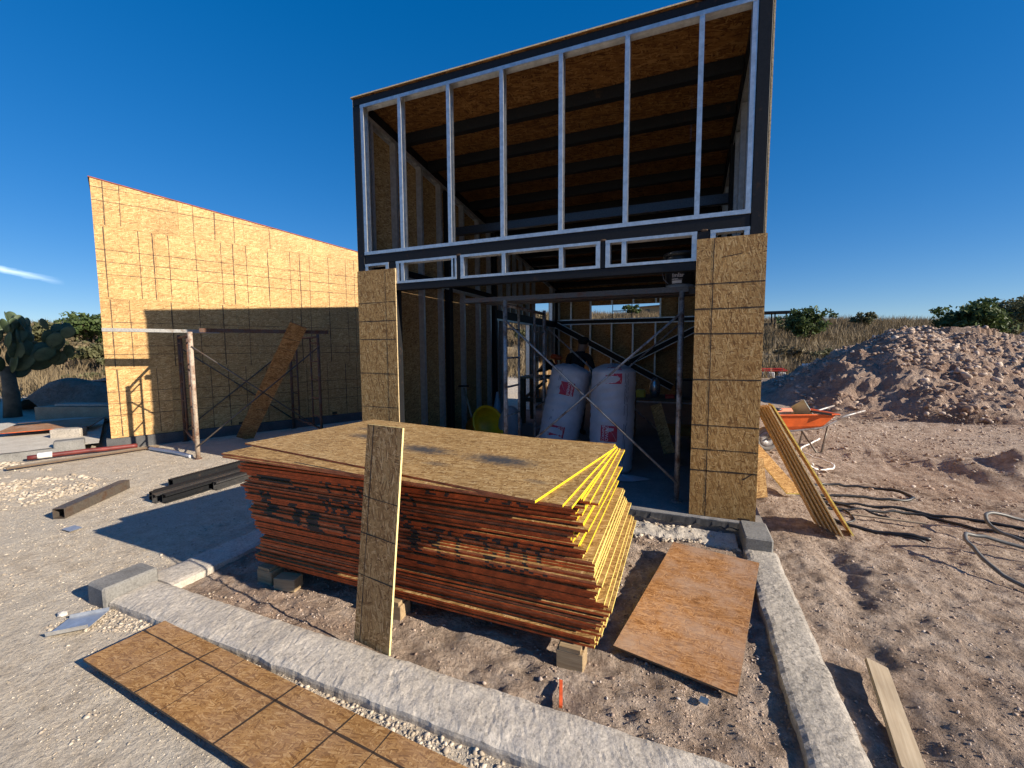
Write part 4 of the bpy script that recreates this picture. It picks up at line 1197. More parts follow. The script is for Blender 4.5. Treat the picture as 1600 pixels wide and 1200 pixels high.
M_LOGO_WHITE = simple("logo_white", (0.72, 0.70, 0.70), 0.5, var=0.04)
def insulation_bag(label, base, top, r, yaw, logos, lines, seed):
    base = Vector(base); top = Vector(top)
    ax = (top - base); H = ax.length; ax.normalize()
    u = Vector((math.cos(yaw), math.sin(yaw), 0)); u = (u - ax * u.dot(ax)).normalized(); v = ax.cross(u)
    M = basis(base, u, v, ax)
    def surf(th, z, off=0.0):
        n1 = float(vnoise(th * 2.1 + seed, z * 3.1, 71)) + 0.6 * float(vnoise(math.cos(th) * 4 + seed, z * 9, 72))
        crease = 0.0045 * math.sin(z * 62 + 2.2 * math.sin(th * 2 + seed) + 3 * n1) * (0.5 + abs(n1))
        rr = r * (1 + 0.045 * n1 + 0.02 * math.sin(math.pi * z / H)) + crease
        e = max(0.0, (z - (H - 0.07)) / 0.07); rr *= math.sqrt(max(0.02, 1 - 0.55 * e * e))
        e2 = max(0.0, (0.05 - z) / 0.05); rr *= 1 - 0.12 * e2
        return Vector(((rr + off) * math.cos(th), (rr + off) * math.sin(th), z))
    nt, nz = 56, 60
    vs = []; fs = []
    for j in range(nz + 1):
        for k in range(nt):
            vs.append(surf(2 * math.pi * k / nt, H * j / nz))
    for j in range(nz):
        for k in range(nt):
            q = (k + 1) % nt
            fs.append((j * nt + k, j * nt + q, (j + 1) * nt + q, (j + 1) * nt + k))
    last = nz * nt
    for c in (0.8, 0.55, 0.28, 0.05):      # crumpled top
        st = len(vs)
        for k in range(nt):
            p = vs[nz * nt + k]; th = 2 * math.pi * k / nt
            vs.append(Vector((p.x * c, p.y * c, H + 0.03 * (1 - c) + 0.022 * float(vnoise(math.cos(th) * 3 + seed, math.sin(th) * 3 + c * 4, 75)) + 0.010 * math.sin(th * 9 + c * 5))))
        for k in range(nt):
            q = (k + 1) % nt
            fs.append((last + k, last + q, st + q, st + k))
        last = st
    fs.append(tuple(last + k for k in range(nt)))
    fs.append(tuple(range(nt - 1, -1, -1)))
    root = thing("insulation_bag", label, "bag", tuple(base), "wrapped insulation rolls")
    MB().add(vs, fs).build("wrapper", M_BAG, root, M, smooth=True, uv=False)
    for (th0, z0, w, h, flip) in logos:
        g = 10; pv = []; pf = []
        for j in range(g + 1):
            for k in range(g + 1):
                pv.append(surf(th0 + (k / g - .5) * w / r, z0 + (j / g - .5) * h, 0.0025))
        for j in range(g):
            for k in range(g):
                a = j * (g + 1) + k
                pf.append((a, a + 1, a + g + 2, a + g + 1))
        lg = MB().add(pv, pf).build("logo", M_LOGO, root, M, smooth=True, uv=False)
        sg = -1 if flip else 1
        for txt, dx in (("OWENS", -0.02), ("CORNING", -0.065)):
            tv, tf = text_mesh(txt, h * (0.26 if txt == "OWENS" else 0.22))
            MB().add([surf(th0 + sg * (dx * w / 0.2 - y) / r, z0 + sg * x, 0.0042) for x, y, _ in tv], tf).build("lettering", M_LOGO_WHITE, lg, M, uv=False)
        av = []; af = []
        for k in range(15):      # white sweep
            t = k / 14
            x = -0.45 + 0.93 * t; y = 0.46 - 0.95 * t ** 2.2
            for o_ in (0, 0.025):
                av.append(surf(th0 + sg * (x * w + o_ * w) / r, z0 + sg * (y * h - o_ * h), 0.0042))
        for k in range(14):
            af.append((2 * k, 2 * k + 2, 2 * k + 3, 2 * k + 1))
        MB().add(av, af).build("sweep", M_LOGO_WHITE, lg, M, uv=False)
    mb = MB()
    for (th0, z0, z1) in lines:
        n_ = max(3, int((z1 - z0) / 0.02)); lv = []; lf = []
        for k in range(n_ + 1):
            zz = z0 + (z1 - z0) * k / n_
            for s in (-1, 1):
                lv.append(surf(th0 + s * 0.0028 / r, zz, 0.003))
        for k in range(n_):
            if random.random() < 0.8:
                lf.append((2 * k, 2 * k + 2, 2 * k + 3, 2 * k + 1))
        mb.add(lv, lf)
    mb.build("fine_print", M_INK, root, M, uv=False)
    return root
fth = R(-75)
insulation_bag("upright white insulation bag with red square logos, right of the pair", (-0.83, 5.30, Z0), (-0.80, 5.32, 1.40), 0.262, 0.0,
               [(fth - 0.10, 1.19, 0.19, 0.19, False), (fth - 0.22, 0.50, 0.19, 0.19, False)],
               [(fth + 0.42, .72, 1.22), (fth + 0.50, .80, 1.20), (fth + 0.58, .60, 1.22), (fth + 0.44, .15, .62), (fth + 0.52, .18, .60)], 1)
insulation_bag("leaning white insulation bag with red logos, left of the pair", (-1.62, 5.50, Z0), (-1.385, 5.62, 1.375), 0.265, 0.0,
               [(fth - 0.10, 1.00, 0.19, 0.17, True), (fth - 0.15, 0.42, 0.19, 0.17, True)],
               [(fth - 0.52, .9, 1.24), (fth - 0.60, .95, 1.22), (fth + 0.62, .75, 1.0), (fth - 0.55, .3, .7), (fth - 0.62, .3, .68)], 8)
mb = MB()
vs = []; fs = []
for j in range(7):
    for k in range(18):
        a = 2 * math.pi * k / 18; rr = j / 6
        vs.append((-0.66 + 0.30 * rr * math.cos(a) * (1 + .2 * math.sin(3 * a)), 4.98 + 0.14 * rr * math.sin(a), Z0 + 0.012 + 0.022 * (1 - rr) * (1 + math.sin(a * 5 + j)) ))
for j in range(6):
    for k in range(18):
        q = (k + 1) % 18
        fs.append((j * 18 + k, j * 18 + q, (j + 1) * 18 + q, (j + 1) * 18 + k))
tag(mb.add(vs, fs).build("plastic_scrap", M_BAG, smooth=True), "crumpled plastic wrap on the floor before the right insulation bag", "plastic scrap")

# paint bucket on the scaffold
bk = thing("paint_bucket", "black paint bucket with white lettering on the indoor scaffold", "bucket", (-0.06, 4.66, 2.197))
Mb = Matrix.Translation((-0.06, 4.66, 2.197))
M_BKT = simple("black_bucket_plastic", (0.016, 0.018, 0.025), 0.35, var=0.3)
MB().lathe([(0.128, 0), (0.132, 0.004), (0.1355, 0.045)], 32).build("bucket_base", simple("grey_bucket_plastic", (0.30, 0.31, 0.32), 0.5), bk, Mb, smooth=True)
MB().lathe([(0.1365, 0.044), (0.152, 0.335), (0.150, 0.34)], 32).build("bucket_wall", M_BKT, bk, Mb, smooth=True)
MB().lathe([(0.158, 0.318), (0.163, 0.322), (0.163, 0.35), (0.157, 0.358), (0.145, 0.358), (0.14, 0.352)], 32).build("lid", simple("bucket_lid_plastic", (0.035, 0.036, 0.036), 0.35, bump=0.003, bscale=30), bk, Mb, smooth=True)
tv, tf = text_mesh("Imlar", 0.056)
def onb(x, z): 
    th = R(-97) + x / 0.145
    rr = 0.1365 + (z - 0.044) * 0.054 + 0.0018
    return (rr * math.cos(th), rr * math.sin(th), z)
MB().add([onb(x, y + 0.128) for x, y, _ in tv], tf).build("lettering", M_LOGO_WHITE, bk, Mb, uv=False)
for (x0, x1, z0, z1) in ((-0.06, 0.0, 0.094, 0.099), (-0.06, 0.04, 0.086, 0.091), (-0.06, 0.035, 0.052, 0.080)):
    MB().add([onb(x0, z0), onb((x0 + x1) / 2, z0), onb(x1, z0), onb(x1, z1), onb((x0 + x1) / 2, z1), onb(x0, z1)], [(0, 1, 4, 5), (1, 2, 3, 4)]).build("printed_label", M_LOGO_WHITE, bk, Mb, uv=False)
MB().tube([(-0.163, 0, .30), (-0.175, -0.03, .2), (-.15, -.09, .1), (-.10, -.125, .045)], 0.003, 5).build("handle", M_GALV_DULL, bk, Mb)

# worker seen from behind
def person(loc, label):
    J = {  # joints, facing +Y
        'pel': (0, 0, 0.93, .125, .105), 'spi': (0, .03, 1.10, .150, .10), 'che': (0.0, .10, 1.30, .175, .115), 'cl': (0.005, .145, 1.405, .105, .075), 'nec': (.015, .175, 1.475, .056, .055),
        'hd0': (.03, .205, 1.535, .078, .085), 'hd1': (.04, .225, 1.60, .083, .098), 'hd2': (.042, .225, 1.655, .058, .07),
        'shL': (-.175, .115, 1.385, .070, .068), 'elL': (-.245, .15, 1.125, .045, .045), 'wrL': (-.20, .40, 1.055, .030, .033), 'paL': (-.175, .475, 1.045, .024, .036),
        'shR': (.185, .125, 1.375, .070, .068), 'elR': (.262, .17, 1.115, .045, .045), 'wrR': (.22, .43, 1.045, .030, .033), 'paR': (.195, .50, 1.035, .024, .036),
        'hiL': (-.095, 0, .86, .095, .10), 'knL': (-.115, .05, .49, .062, .066), 'anL': (-.12, -.02, .10, .044, .05), 'toL': (-.135, .14, .045, .042, .035),
        'hiR': (.095, 0, .86, .095, .10), 'knR': (.12, .03, .49, .062, .066), 'anR': (.125, -.04, .10, .044, .05), 'toR': (.14, .12, .045, .042, .035)}
    E = [('pel', 'spi'), ('spi', 'che'), ('che', 'cl'), ('cl', 'nec'), ('nec', 'hd0'), ('hd0', 'hd1'), ('hd1', 'hd2'), ('cl', 'shL'), ('shL', 'elL'), ('elL', 'wrL'), ('wrL', 'paL'), ('cl', 'shR'), ('shR', 'elR'), ('elR', 'wrR'), ('wrR', 'paR'),
         ('pel', 'hiL'), ('hiL', 'knL'), ('knL', 'anL'), ('anL', 'toL'), ('pel', 'hiR'), ('hiR', 'knR'), ('knR', 'anR'), ('anR', 'toR')]
    for s, sg in (('L', -1), ('R', 1)):
        px, py_, pz = J['pa' + s][:3]
        for fi, (dx, L, dz) in enumerate(((-.027, .062, 0), (-.010, .072, .003), (.009, .066, .002), (.026, .052, -.002))):
            a = 'f%s%d' % (s, fi)
            J[a + 'a'] = (px + dx * .8, py_ + .035 + L * .35, pz + dz - .004, .0095, .0095)
            J[a + 'b'] = (px + dx, py_ + .035 + L * .8, pz + dz - .022, .0085, .0085)
            J[a + 'c'] = (px + dx, py_ + .035 + L * .95, pz + dz - .045, .0078, .0078)
            E += [('pa' + s, a + 'a'), (a + 'a', a + 'b'), (a + 'b', a + 'c')]
        J['t' + s + 'a'] = (px - sg * .036, py_ - .005, pz - .012, .011, .011)
        J['t' + s + 'b'] = (px - sg * .048, py_ + .035, pz - .028, .0095, .0095)
        E += [('pa' + s, 't' + s + 'a'), ('t' + s + 'a', 't' + s + 'b')]
    names = list(J)
    me = bpy.data.meshes.new("person_skeleton")
    me.from_pydata([J[k][:3] for k in names], [(names.index(a), names.index(b)) for a, b in E], [])
    o = bpy.data.objects.new("person_skeleton", me); COL.objects.link(o)
    sk = o.modifiers.new("skin", 'SKIN'); sk.branch_smoothing = 0.6
    for k, nme in enumerate(names):
        d = me.skin_vertices[0].data[k]; d.radius = J[nme][3:5]; d.use_root = (nme == 'pel')
    o.modifiers.new("sub", 'SUBSURF').levels = 2
    dg = bpy.context.evaluated_depsgraph_get()
    bm_ = bpy.data.meshes.new_from_object(o.evaluated_get(dg))
    bpy.data.objects.remove(o)
    bm_.name = "body"
    cl = [simple("skin", (0.36, 0.20, 0.13), 0.55, var=0.1), simple("black_shirt_cloth", (0.012, 0.012, 0.014), 0.9, var=0.3), simple("dark_trousers_cloth", (0.022, 0.026, 0.036), 0.9, var=0.3), simple("work_boots", (0.05, 0.035, 0.025), 0.7)]
    for m_ in cl: bm_.materials.append(m_)
    for p in bm_.polygons:
        x, y, z = p.center
        if z < 0.105: k = 3
        elif z < 0.945 and abs(x) < 0.24 and y < 0.3: k = 2
        elif z > 1.462: k = 0
        elif (y > 0.235 and z < 1.2) : k = 0
        else: k = 1
        p.material_index = k; p.use_smooth = True
    root = thing("person", label, "person", loc)
    M = Matrix.Translation(loc) @ Matrix.Rotation(R(-14), 4, 'Z')
    b = bpy.data.objects.new("body", bm_); _link(b, root, M)
    mb = MB()
    mb.ellipsoid((.042, .215, 1.632), (.088, .104, .078), 18, 12)
    mb.build("hair", simple("dark_hair", (0.012, 0.009, 0.007), 0.7), root, M, smooth=True)
    for sx in (-.045, .128):
        MB().ellipsoid((sx, .22, 1.592), (.012, .022, .034)).build("ear", cl[0], root, M, smooth=True)
    MB().ellipsoid((.042, .325, 1.585), (.014, .018, .022)).build("nose", cl[0], root, M, smooth=True)
    mb = MB()
    mb.lathe([(.098, 0), (.101, .012), (.097, .04), (.07, .075), (.02, .09)], 20, M=Matrix.Translation((.042, .218, 1.628)) @ Matrix.Rotation(R(-12), 4, 'X'))
    mb.build("cap", simple("black_cap_cloth", (0.018, 0.018, 0.018), 0.9), root, M, smooth=True)
person((-1.735, 7.20, Z0), "worker in black T-shirt and dark cap bending over, back to camera")

# work table with clutter behind the bags
wt = thing("work_table", "rough wooden work table by the rear left doorway", "table", (-2.75, 8.4, Z0))
MB().box((-3.10, 8.0, 1.02), (-2.0, 8.75, 1.06)).build("table_top", M_GREYWOOD, wt)
for x in (-3.02, -2.1):
    for y in (8.06, 8.66):
        MB().box((x - .045, y - .045, Z0), (x + .045, y + .045, 1.019)).build("leg", M_DARKWOOD, wt)
MB().box((-3.06, 8.03, 0.55), (-2.06, 8.10, 0.63)).build("rail", M_DARKWOOD, wt)
MB().bar((-3.0, 8.0, 0.6), (-2.5, 8.0, 1.0), 0.03, 0.06).build("strut", M_DARKWOOD, wt)
vs = []; fs = []
for j in range(9):
    for k in range(13):
        x = -2.80 + 0.62 * k / 12; y = 7.98 + 0.5 * j / 8
        h = 0.30 * math.exp(-((x + 2.52) / .2) ** 2 - ((y - 8.2) / .25) ** 2) + .04 * float(vnoise(x * 9, y * 9, 81)) + 0.03
        vs.append((x, y, 1.075 + h))
for j in range(8):
    for k in range(12):
        a = j * 13 + k
        fs.append((a, a + 1, a + 14, a + 13))
tag(MB().add(vs, fs).build("tarp", simple("black_tarp", (0.012, 0.012, 0.014), 0.6), smooth=True), "black tarp bundled on the work table", "tarp")
tl = thing("power_tool", "orange-red power tool lying on the black tarp", "tool", (-2.50, 8.55, 1.07))
M_TOOL = simple("tool_orange", (0.70, 0.10, 0.02), 0.45)
MB().lathe([(.03, 0), (.05, .02), (.055, .15), (.04, .22), (.02, .24)], 14, M=place(-2.58, 8.55, 1.46, 0, 0, R(100))).build("motor_body", M_TOOL, tl, smooth=True)
MB().tube([(-2.50, 8.55, 1.45), (-2.47, 8.55, 1.32), (-2.45, 8.55, 1.08)], [.03, .028, .03], 8).build("grip", M_TOOL, tl, smooth=True)
MB().bbox((-2.52, 8.50, 1.065), (-2.38, 8.60, 1.12), .01).build("battery", M_BKT, tl)
# yellow tub, shovel and cement sack near the left wall
tub = thing("plastic_tub", "yellow plastic tub tipped on its side near the left wall", "tub", (-2.85, 6.0, Z0))
Mt = place(-2.92, 5.95, 0.40, R(-20), R(8), R(66))
MB().lathe([(.20, -.16), (.27, .18), (.29, .19), (.29, .21), (.26, .21), (.255, .17), (.185, -.14)], 22).build("tub_wall", simple("yellow_plastic", (0.72, 0.40, 0.01), 0.45), tub, Mt, smooth=True)
shv = thing("shovel", "wooden-handled shovel leaning on the left wall behind the yellow tub", "shovel", (-3.2, 5.9, Z0))
MB().tube([(-2.80, 5.65, 0.14), (-3.25, 5.98, 1.0)], 0.017, 8).build("handle", M_GREYWOOD, shv, smooth=True)
MB().tube([(-3.33, 5.95, 1.03), (-3.17, 6.01, 1.03)], 0.015, 8).build("grip", M_BLACK, shv, smooth=True)
MB().add([(-2.92, 5.62, .13), (-2.70, 5.72, .13), (-2.66, 5.55, .112), (-2.75, 5.47, .108), (-2.86, 5.47, .112)], [(0, 1, 2, 3, 4)]).build("blade", M_TUBE, shv)
vs = MB()
vs.ellipsoid((-2.52, 6.15, 0.40), (.20, .14, .33), 16, 12)
tag(vs.build("cement_sack", simple("grey_paper_sack", (0.30, 0.29, 0.30), 0.8, bump=0.01, bscale=12), smooth=True), "grey paper cement sack standing beside the yellow tub", "sack")
mb = MB(); mb.lathe([(.17, 0), (.11, .25), (.04, .62), (.015, .74)], 14, M=place(-3.12, 7.0, Z0, 0))
tag(mb.build("plastic_sheet", simple("bluish_plastic_sheet", (0.36, 0.42, 0.52), 0.35, bump=0.02, bscale=9), smooth=True), "bundled pale plastic sheet standing against the left wall studs", "plastic sheet")
# clutter on the right
wb = thing("trestle_table", "dark trestle table loaded with tools behind the right insulation bag", "table", (-0.2, 7.2, Z0))
MB().box((-0.85, 6.9, 0.80), (0.35, 7.55, 0.84)).build("table_top", M_DARKWOOD, wb)
for x in (-0.78, 0.28):
    for y in (6.97, 7.48):
        MB().box((x - .035, y - .035, Z0), (x + .035, y + .035, .799)).build("leg", M_DARKWOOD, wb)
o = MB().ellipsoid((-0.42, 7.05, 0.99), (.085, .10, .17), 14, 10).build("metal_canister", simple("bright_metal", (0.55, 0.56, 0.58), 0.25, 0.8), smooth=True)
tag(o, "silver metal canister on the dark trestle table", "canister")
o = MB().bbox((-0.70, 6.98, 0.841), (-0.56, 7.10, 0.96), .015).build("yellow_tool_case", simple("yellow_case_plastic", (0.70, 0.52, 0.05), 0.4))
tag(o, "small yellow tool case on the dark trestle table", "case")
o = MB().bbox((-0.26, 6.95, 0.841), (-0.12, 7.02, 0.90), .012).build("red_tool", simple("red_tool_plastic", (0.55, 0.03, 0.02), 0.4))
tag(o, "small red hand tool on the edge of the trestle table", "tool")
o = MB().bbox((-0.12, 7.2, 0.841), (0.30, 7.5, 1.12), .02).build("tool_box", M_BKT)
tag(o, "black tool box at the right end of the trestle table", "tool box")
o = MB().box((-0.22, 6.5, 0.36), (0.30, 6.85, 0.47)).build("orange_beam_offcut", simple("brown_orange_wood", (0.34, 0.16, 0.03), 0.6))
tag(o, "orange-brown timber offcut under the trestle table", "timber")
wo = panel("osb_offcut", rect(0.16, 0.62), (-0.20, 5.55, 0.30), (0.8, 0.25, 0.55), (0.48, 0.1, 0.87), (-0.3, -0.95, 0), 0.012, [M_OSB, M_OSB_EDGE], None, edge_mat=1)
tag(wo, "OSB offcut leaning inside behind the right-hand scaffold post", "board")

# ------------------------------------------------------------------ right-hand yard
M_STRIP = osb_material("osb_strip", tint=(1.05, 0.98, 0.85))
for k in range(6):
    bx, by = 1.155 + 0.030 * k, 4.62 - 0.055 * k
    tx, ty = 0.632 + 0.0135 * k, 4.60 - 0.05 * k
    if k == 5: bx += 0.06; by = 4.50; tx += 0.012; ty = 4.42
    A = Vector((bx, by, gz(bx, by) + 0.004)); T = Vector((tx, ty, 1.06 + 0.010 * k))
    V = (T - A); L_ = V.length; V.normalize()
    U = Vector((0.10, -1, 0)); U = (U - V * U.dot(V)).normalized(); N = U.cross(V)
    if N.x < 0: N = -N
    pl = panel("osb_strip", rect(0.135, L_), A, U, V, N, 0.012, [M_STRIP, M_YELLOW2 if k == 5 else M_OSB_EDGE], None, edge_mat=1)
    tag(pl, ["OSB strip nearest the wall in the bundle leaning right of the house", "second OSB strip in the bundle leaning right of the house", "third OSB strip in the bundle leaning right of the house", "fourth OSB strip in the bundle leaning right of the house", "fifth OSB strip in the bundle leaning right of the house", "outermost yellow-edged OSB strip leaning right of the house"][k], "board", "OSB strips leaning on the right wall")
ground_board("osb_strip", "yellowish OSB strip sloping to the ground behind the leaning bundle", [(1.02, 6.55, 0.34), (1.20, 6.62, 0.34), (1.06, 5.28, 0.03)][::1] if False else [(1.06, 5.26, 0.04), (1.22, 5.30, 0.04), (0.98, 6.55, 0.36)], M_STRIP, M_YELLOW2, 0.014)
o = panel("osb_offcut", rect(0.16, 0.42), (0.72, 5.10, 0.0), (0.9, 0.3, 0), (-0.25, 0, 1), (0.3, -0.9, 0.08), 0.012, [M_OSB, M_OSB_EDGE], None, edge_mat=1)
tag(o, "small OSB offcut leaning on the house's right wall near the ground", "board")

# wheelbarrow
wd = Vector((0.91, 0.41, 0)); ws = Vector((-0.41, 0.91, 0))
Mw = basis(Vector((1.24, 7.62, gz(1.3, 7.6))), wd, ws, EZ)
wb = thing("wheelbarrow", "orange wheelbarrow standing right of the house", "wheelbarrow", (1.5, 7.75, 0))
M_WB = simple("orange_barrow_paint", (0.72, 0.13, 0.025), 0.45, var=0.15, scale=5)
mb = MB()
def ringq(x0, x1, y, z): return [(x0, -y, z), (x1, -y, z), (x1, y, z), (x0, y, z)]
rs = [ringq(0.20, 0.62, .17, .36), ringq(0.10, 0.72, .22, .42), ringq(-0.10, 0.86, .31, .62), ringq(-0.125, 0.885, .335, .622), ringq(-0.125, 0.885, .335, .608)]
vs = sum(rs, []); fs = [(0, 1, 2, 3)]
for r_ in range(4):
    for k in range(4):
        j = (k + 1) % 4
        fs.append((r_ * 4 + k, r_ * 4 + j, r_ * 4 + 4 + j, r_ * 4 + 4 + k))
inn = [ringq(0.205, 0.615, .165, .366), ringq(-0.09, 0.85, .30, .617)]
mb.add(vs, fs).add(sum(inn, []), [(3, 2, 1, 0)] + [(k, 4 + k, 4 + (k + 1) % 4, (k + 1) % 4) for k in range(4)])
mb.build("tray", M_WB, wb, Mw)
for s in (-1, 1):
    MB().tube([(-.02, s * .06, .20), (.25, s * .17, .34), (.70, s * .24, .40), (1.0, s * .28, .58), (1.30, s * .29, .66)], 0.016, 8).build("handle_tube", M_GALV_DULL, wb, Mw, smooth=True)
    MB().tube([(.40, s * .20, .35), (.62, s * .24, .02), (.70, s * .24, .02), (.78, s * .24, .42)], 0.014, 8).build("leg", M_TUBE, wb, Mw, smooth=True)
wm = Mw @ Matrix.Translation((-0.02, 0, 0.19)) @ Matrix.Rotation(R(90), 4, 'X')
MB().lathe([(.13, -.035), (.16, -.045), (.185, -.03), (.19, 0), (.185, .03), (.16, .045), (.13, .035), (.12, 0), (.13, -.035)], 24, caps=False).build("tyre", simple("dusty_rubber", (0.16, 0.15, 0.14), 0.9), wb, wm, smooth=True)
MB().lathe([(.13, -.02), (.12, -.03), (.03, -.04), (.03, .04), (.12, .03), (.13, .02)], 20).build("rim", M_GALV_DULL, wb, wm, smooth=True)
cem = MB()
vs = []; fs = []
for j in range(9):
    for k in range(13):
        x = -0.05 + 0.86 * k / 12; y = -0.28 + 0.56 * j / 8
        vs.append(Mw @ Vector((x, y, .575 + .05 * float(vnoise(x * 7, y * 7, 91)))))
for j in range(8):
    for k in range(12):
        a = j * 13 + k
        fs.append((a, a + 1, a + 14, a + 13))
tag(cem.add(vs, fs).build("barrow_load", M_GROUND, smooth=True), "dusty sand load inside the orange wheelbarrow", "sand", None)
mb = MB(); mb.lathe([(.10, 0), (.13, .20), (.135, .205), (.125, .2), (.095, .01)], 18, M=Mw @ place(0.42, 0.0, 0.60, 0, R(30), R(55)))
tag(mb.build("grey_bucket", simple("grey_green_plastic", (0.27, 0.31, 0.30), 0.6, var=0.25), smooth=True), "grey bucket tipped over in the wheelbarrow", "bucket")
o = MB().bar(Mw @ Vector((.46, -.30, .66)), Mw @ Vector((.72, -.36, .62)), 0.05, 0.03).build("hand_trowel", M_BLACK)
tag(o, "dark hand tool lying over the wheelbarrow's rim", "tool")
mb = MB(); mb.ellipsoid(tuple(Mw @ Vector((.10, .02, .65))), (.12, .05, .03), 10, 7)
tag(mb.build("work_glove", M_BKT, smooth=True), "dark work glove in the wheelbarrow's front", "glove")

# cables and hoses
ground_tube("hose", "black hose looping back on itself right of the leaning strips", [(1.30, 5.45), (1.50, 5.90), (1.85, 6.0), (2.18, 5.95), (2.32, 5.75), (2.15, 5.55), (1.75, 5.5), (1.35, 5.42)], 0.014, M_CABLE, "hose")
ground_tube("cable", "long black cable running from the leaning strips to the right edge", [(1.25, 5.2), (1.6, 5.25), (2.1, 5.22), (2.6, 5.12), (3.3, 4.90), (4.2, 4.6)], 0.013, M_CABLE, "cable")
ground_tube("cable", "black cable lying just below the long one on the right", [(1.28, 5.0), (1.7, 5.08), (2.15, 5.15), (2.45, 4.92), (2.9, 4.62), (3.6, 4.2)], 0.013, M_CABLE, "cable")
ground_tube("cable", "thick black cable ending on the soil right of the leaning strips", [(1.22, 4.75), (1.45, 4.62), (1.70, 4.55), (1.95, 4.50)], 0.015, M_CABLE, "cable")
ground_tube("cable", "thin black cable curling beside the leaning strips", [(1.3, 5.3), (1.5, 5.05), (1.52, 4.8), (1.42, 4.68), (1.62, 4.58), (1.9, 4.46)], 0.008, M_CABLE, "cable")
ground_tube("cable", "short black cable between the hose loop and the long cable", [(1.35, 5.4), (1.6, 5.12), (1.85, 4.98)], 0.010, M_CABLE, "cable")
ground_tube("hose", "grey hose rising in an arch at the right edge, upper of two", [(3.1, 4.35, 0), (2.62, 4.50, .04), (2.43, 4.68, .10), (2.47, 4.86, .16), (2.75, 4.95, .10), (3.3, 4.85, 0.02)], 0.014, M_CABLE_GREY, "hose")
ground_tube("hose", "grey and black hose arched at the right edge, lower of two", [(2.6, 3.45, 0), (2.15, 3.78, .02), (2.02, 4.05, .10), (2.10, 4.32, .14), (2.5, 4.30, .08), (3.1, 4.1, 0.01)], 0.014, M_CABLE_GREY, "hose")
ground_tube("white_hose", "thin white hose winding away behind the wheelbarrow", [(1.60, 6.55), (1.62, 6.85), (1.95, 7.1), (2.05, 7.5), (1.85, 8.0), (1.9, 8.5), (2.25, 8.9)], 0.013, M_WHITE, "hose", lift=0.06)
ground_board("thin_lath", "thin light lath lying on the soil among the cables", [(1.50, 4.83, 0.03), (1.50, 4.80, 0.03), (2.05, 4.86, 0.03)][:1] + [(2.05, 4.80, 0.03), (1.505, 4.86, 0.03)], M_GREYWOOD, M_GREYWOOD, 0.012)

# ------------------------------------------------------------------ stones and gravel
_ico = bmesh.new(); bmesh.ops.create_icosphere(_ico, subdivisions=1, radius=1.0)
ICO_V = np.array([v.co[:] for v in _ico.verts]); ICO_F = np.array([[v.index for v in f.verts] for f in _ico.faces]); _ico.free()
def stones(name, pos, size, mat, label=None, cat=None, flat=0.6, parent=None, seed=1, sink=0.42, jag=0.42):
    """Many small angular stones as one mesh (nobody could count them)."""
    rg = np.random.default_rng(seed)
    n = len(pos); nv = len(ICO_V)
    V = np.repeat(ICO_V[None], n, 0) * (1 + rg.uniform(-jag, jag, (n, nv, 1)))
    sc = size[:, None] * rg.uniform(0.65, 1.25, (n, 3)); sc[:, 2] *= flat
    V = V * sc[:, None, :]
    a = rg.uniform(0, 2 * math.pi, n); b = rg.uniform(-.5, .5, n)
    c, s = np.cos(b)[:, None], np.sin(b)[:, None]
    V = np.stack([V[..., 0], V[..., 1] * c - V[..., 2] * s, V[..., 1] * s + V[..., 2] * c], -1)
    c, s = np.cos(a)[:, None], np.sin(a)[:, None]
    V = np.stack([V[..., 0] * c - V[..., 1] * s, V[..., 0] * s + V[..., 1] * c, V[..., 2]], -1)
    p = pos.copy(); p[:, 2] += size * flat * (1 - 2 * sink)
    V = (V + p[:, None, :]).reshape(-1, 3)
    F = (ICO_F[None] + (np.arange(n) * nv)[:, None, None]).reshape(-1, 3)
    me = bpy.data.meshes.new(name)
    me.vertices.add(len(V)); me.vertices.foreach_set("co", V.astype(np.float32).ravel())
    me.loops.add(F.size); me.loops.foreach_set("vertex_index", F.astype(np.int32).ravel())
    me.polygons.add(len(F)); me.polygons.foreach_set("loop_start", np.arange(0, F.size, 3, dtype=np.int32))
    me.update(); me.validate()
    me.materials.append(mat)
    o = bpy.data.objects.new(name, me)
    _link(o, parent, None)
    o["kind"] = "stuff"
    if label: tag(o, label, cat)
    return o
def stone_material(name, c0, c1, c2):
    m, n, l, b = new_mat(name)
    geo = n.new("ShaderNodeNewGeometry")
    rp = ramp(n, [(0.0, c0), (0.5, c1), (1.0, c2)]); l.new(geo.outputs["Random Per Island"], rp.inputs[0])
    nz = noise_n(n, l, geo.outputs["Position"], 60, 4); r2 = ramp(n, [(0.3, g3(.75)), (.7, g3(1.15))]); l.new(nz, r2.inputs[0])
    l.new(mix(n, l, 1.0, rp.outputs[0], r2.outputs[0], 'MULTIPLY'), b.inputs["Base Color"])
    b.inputs["Roughness"].default_value = 0.95; b.inputs["Specular IOR Level"].default_value = 0.15
    return m
M_ST_PALE = stone_material("pale_gravel", (0.34, 0.28, 0.21), (0.46, 0.39, 0.305), (0.58, 0.51, 0.41))
M_ST_BROWN = stone_material("brown_gravel", (0.25, 0.175, 0.13), (0.37, 0.28, 0.22), (0.56, 0.48, 0.41))
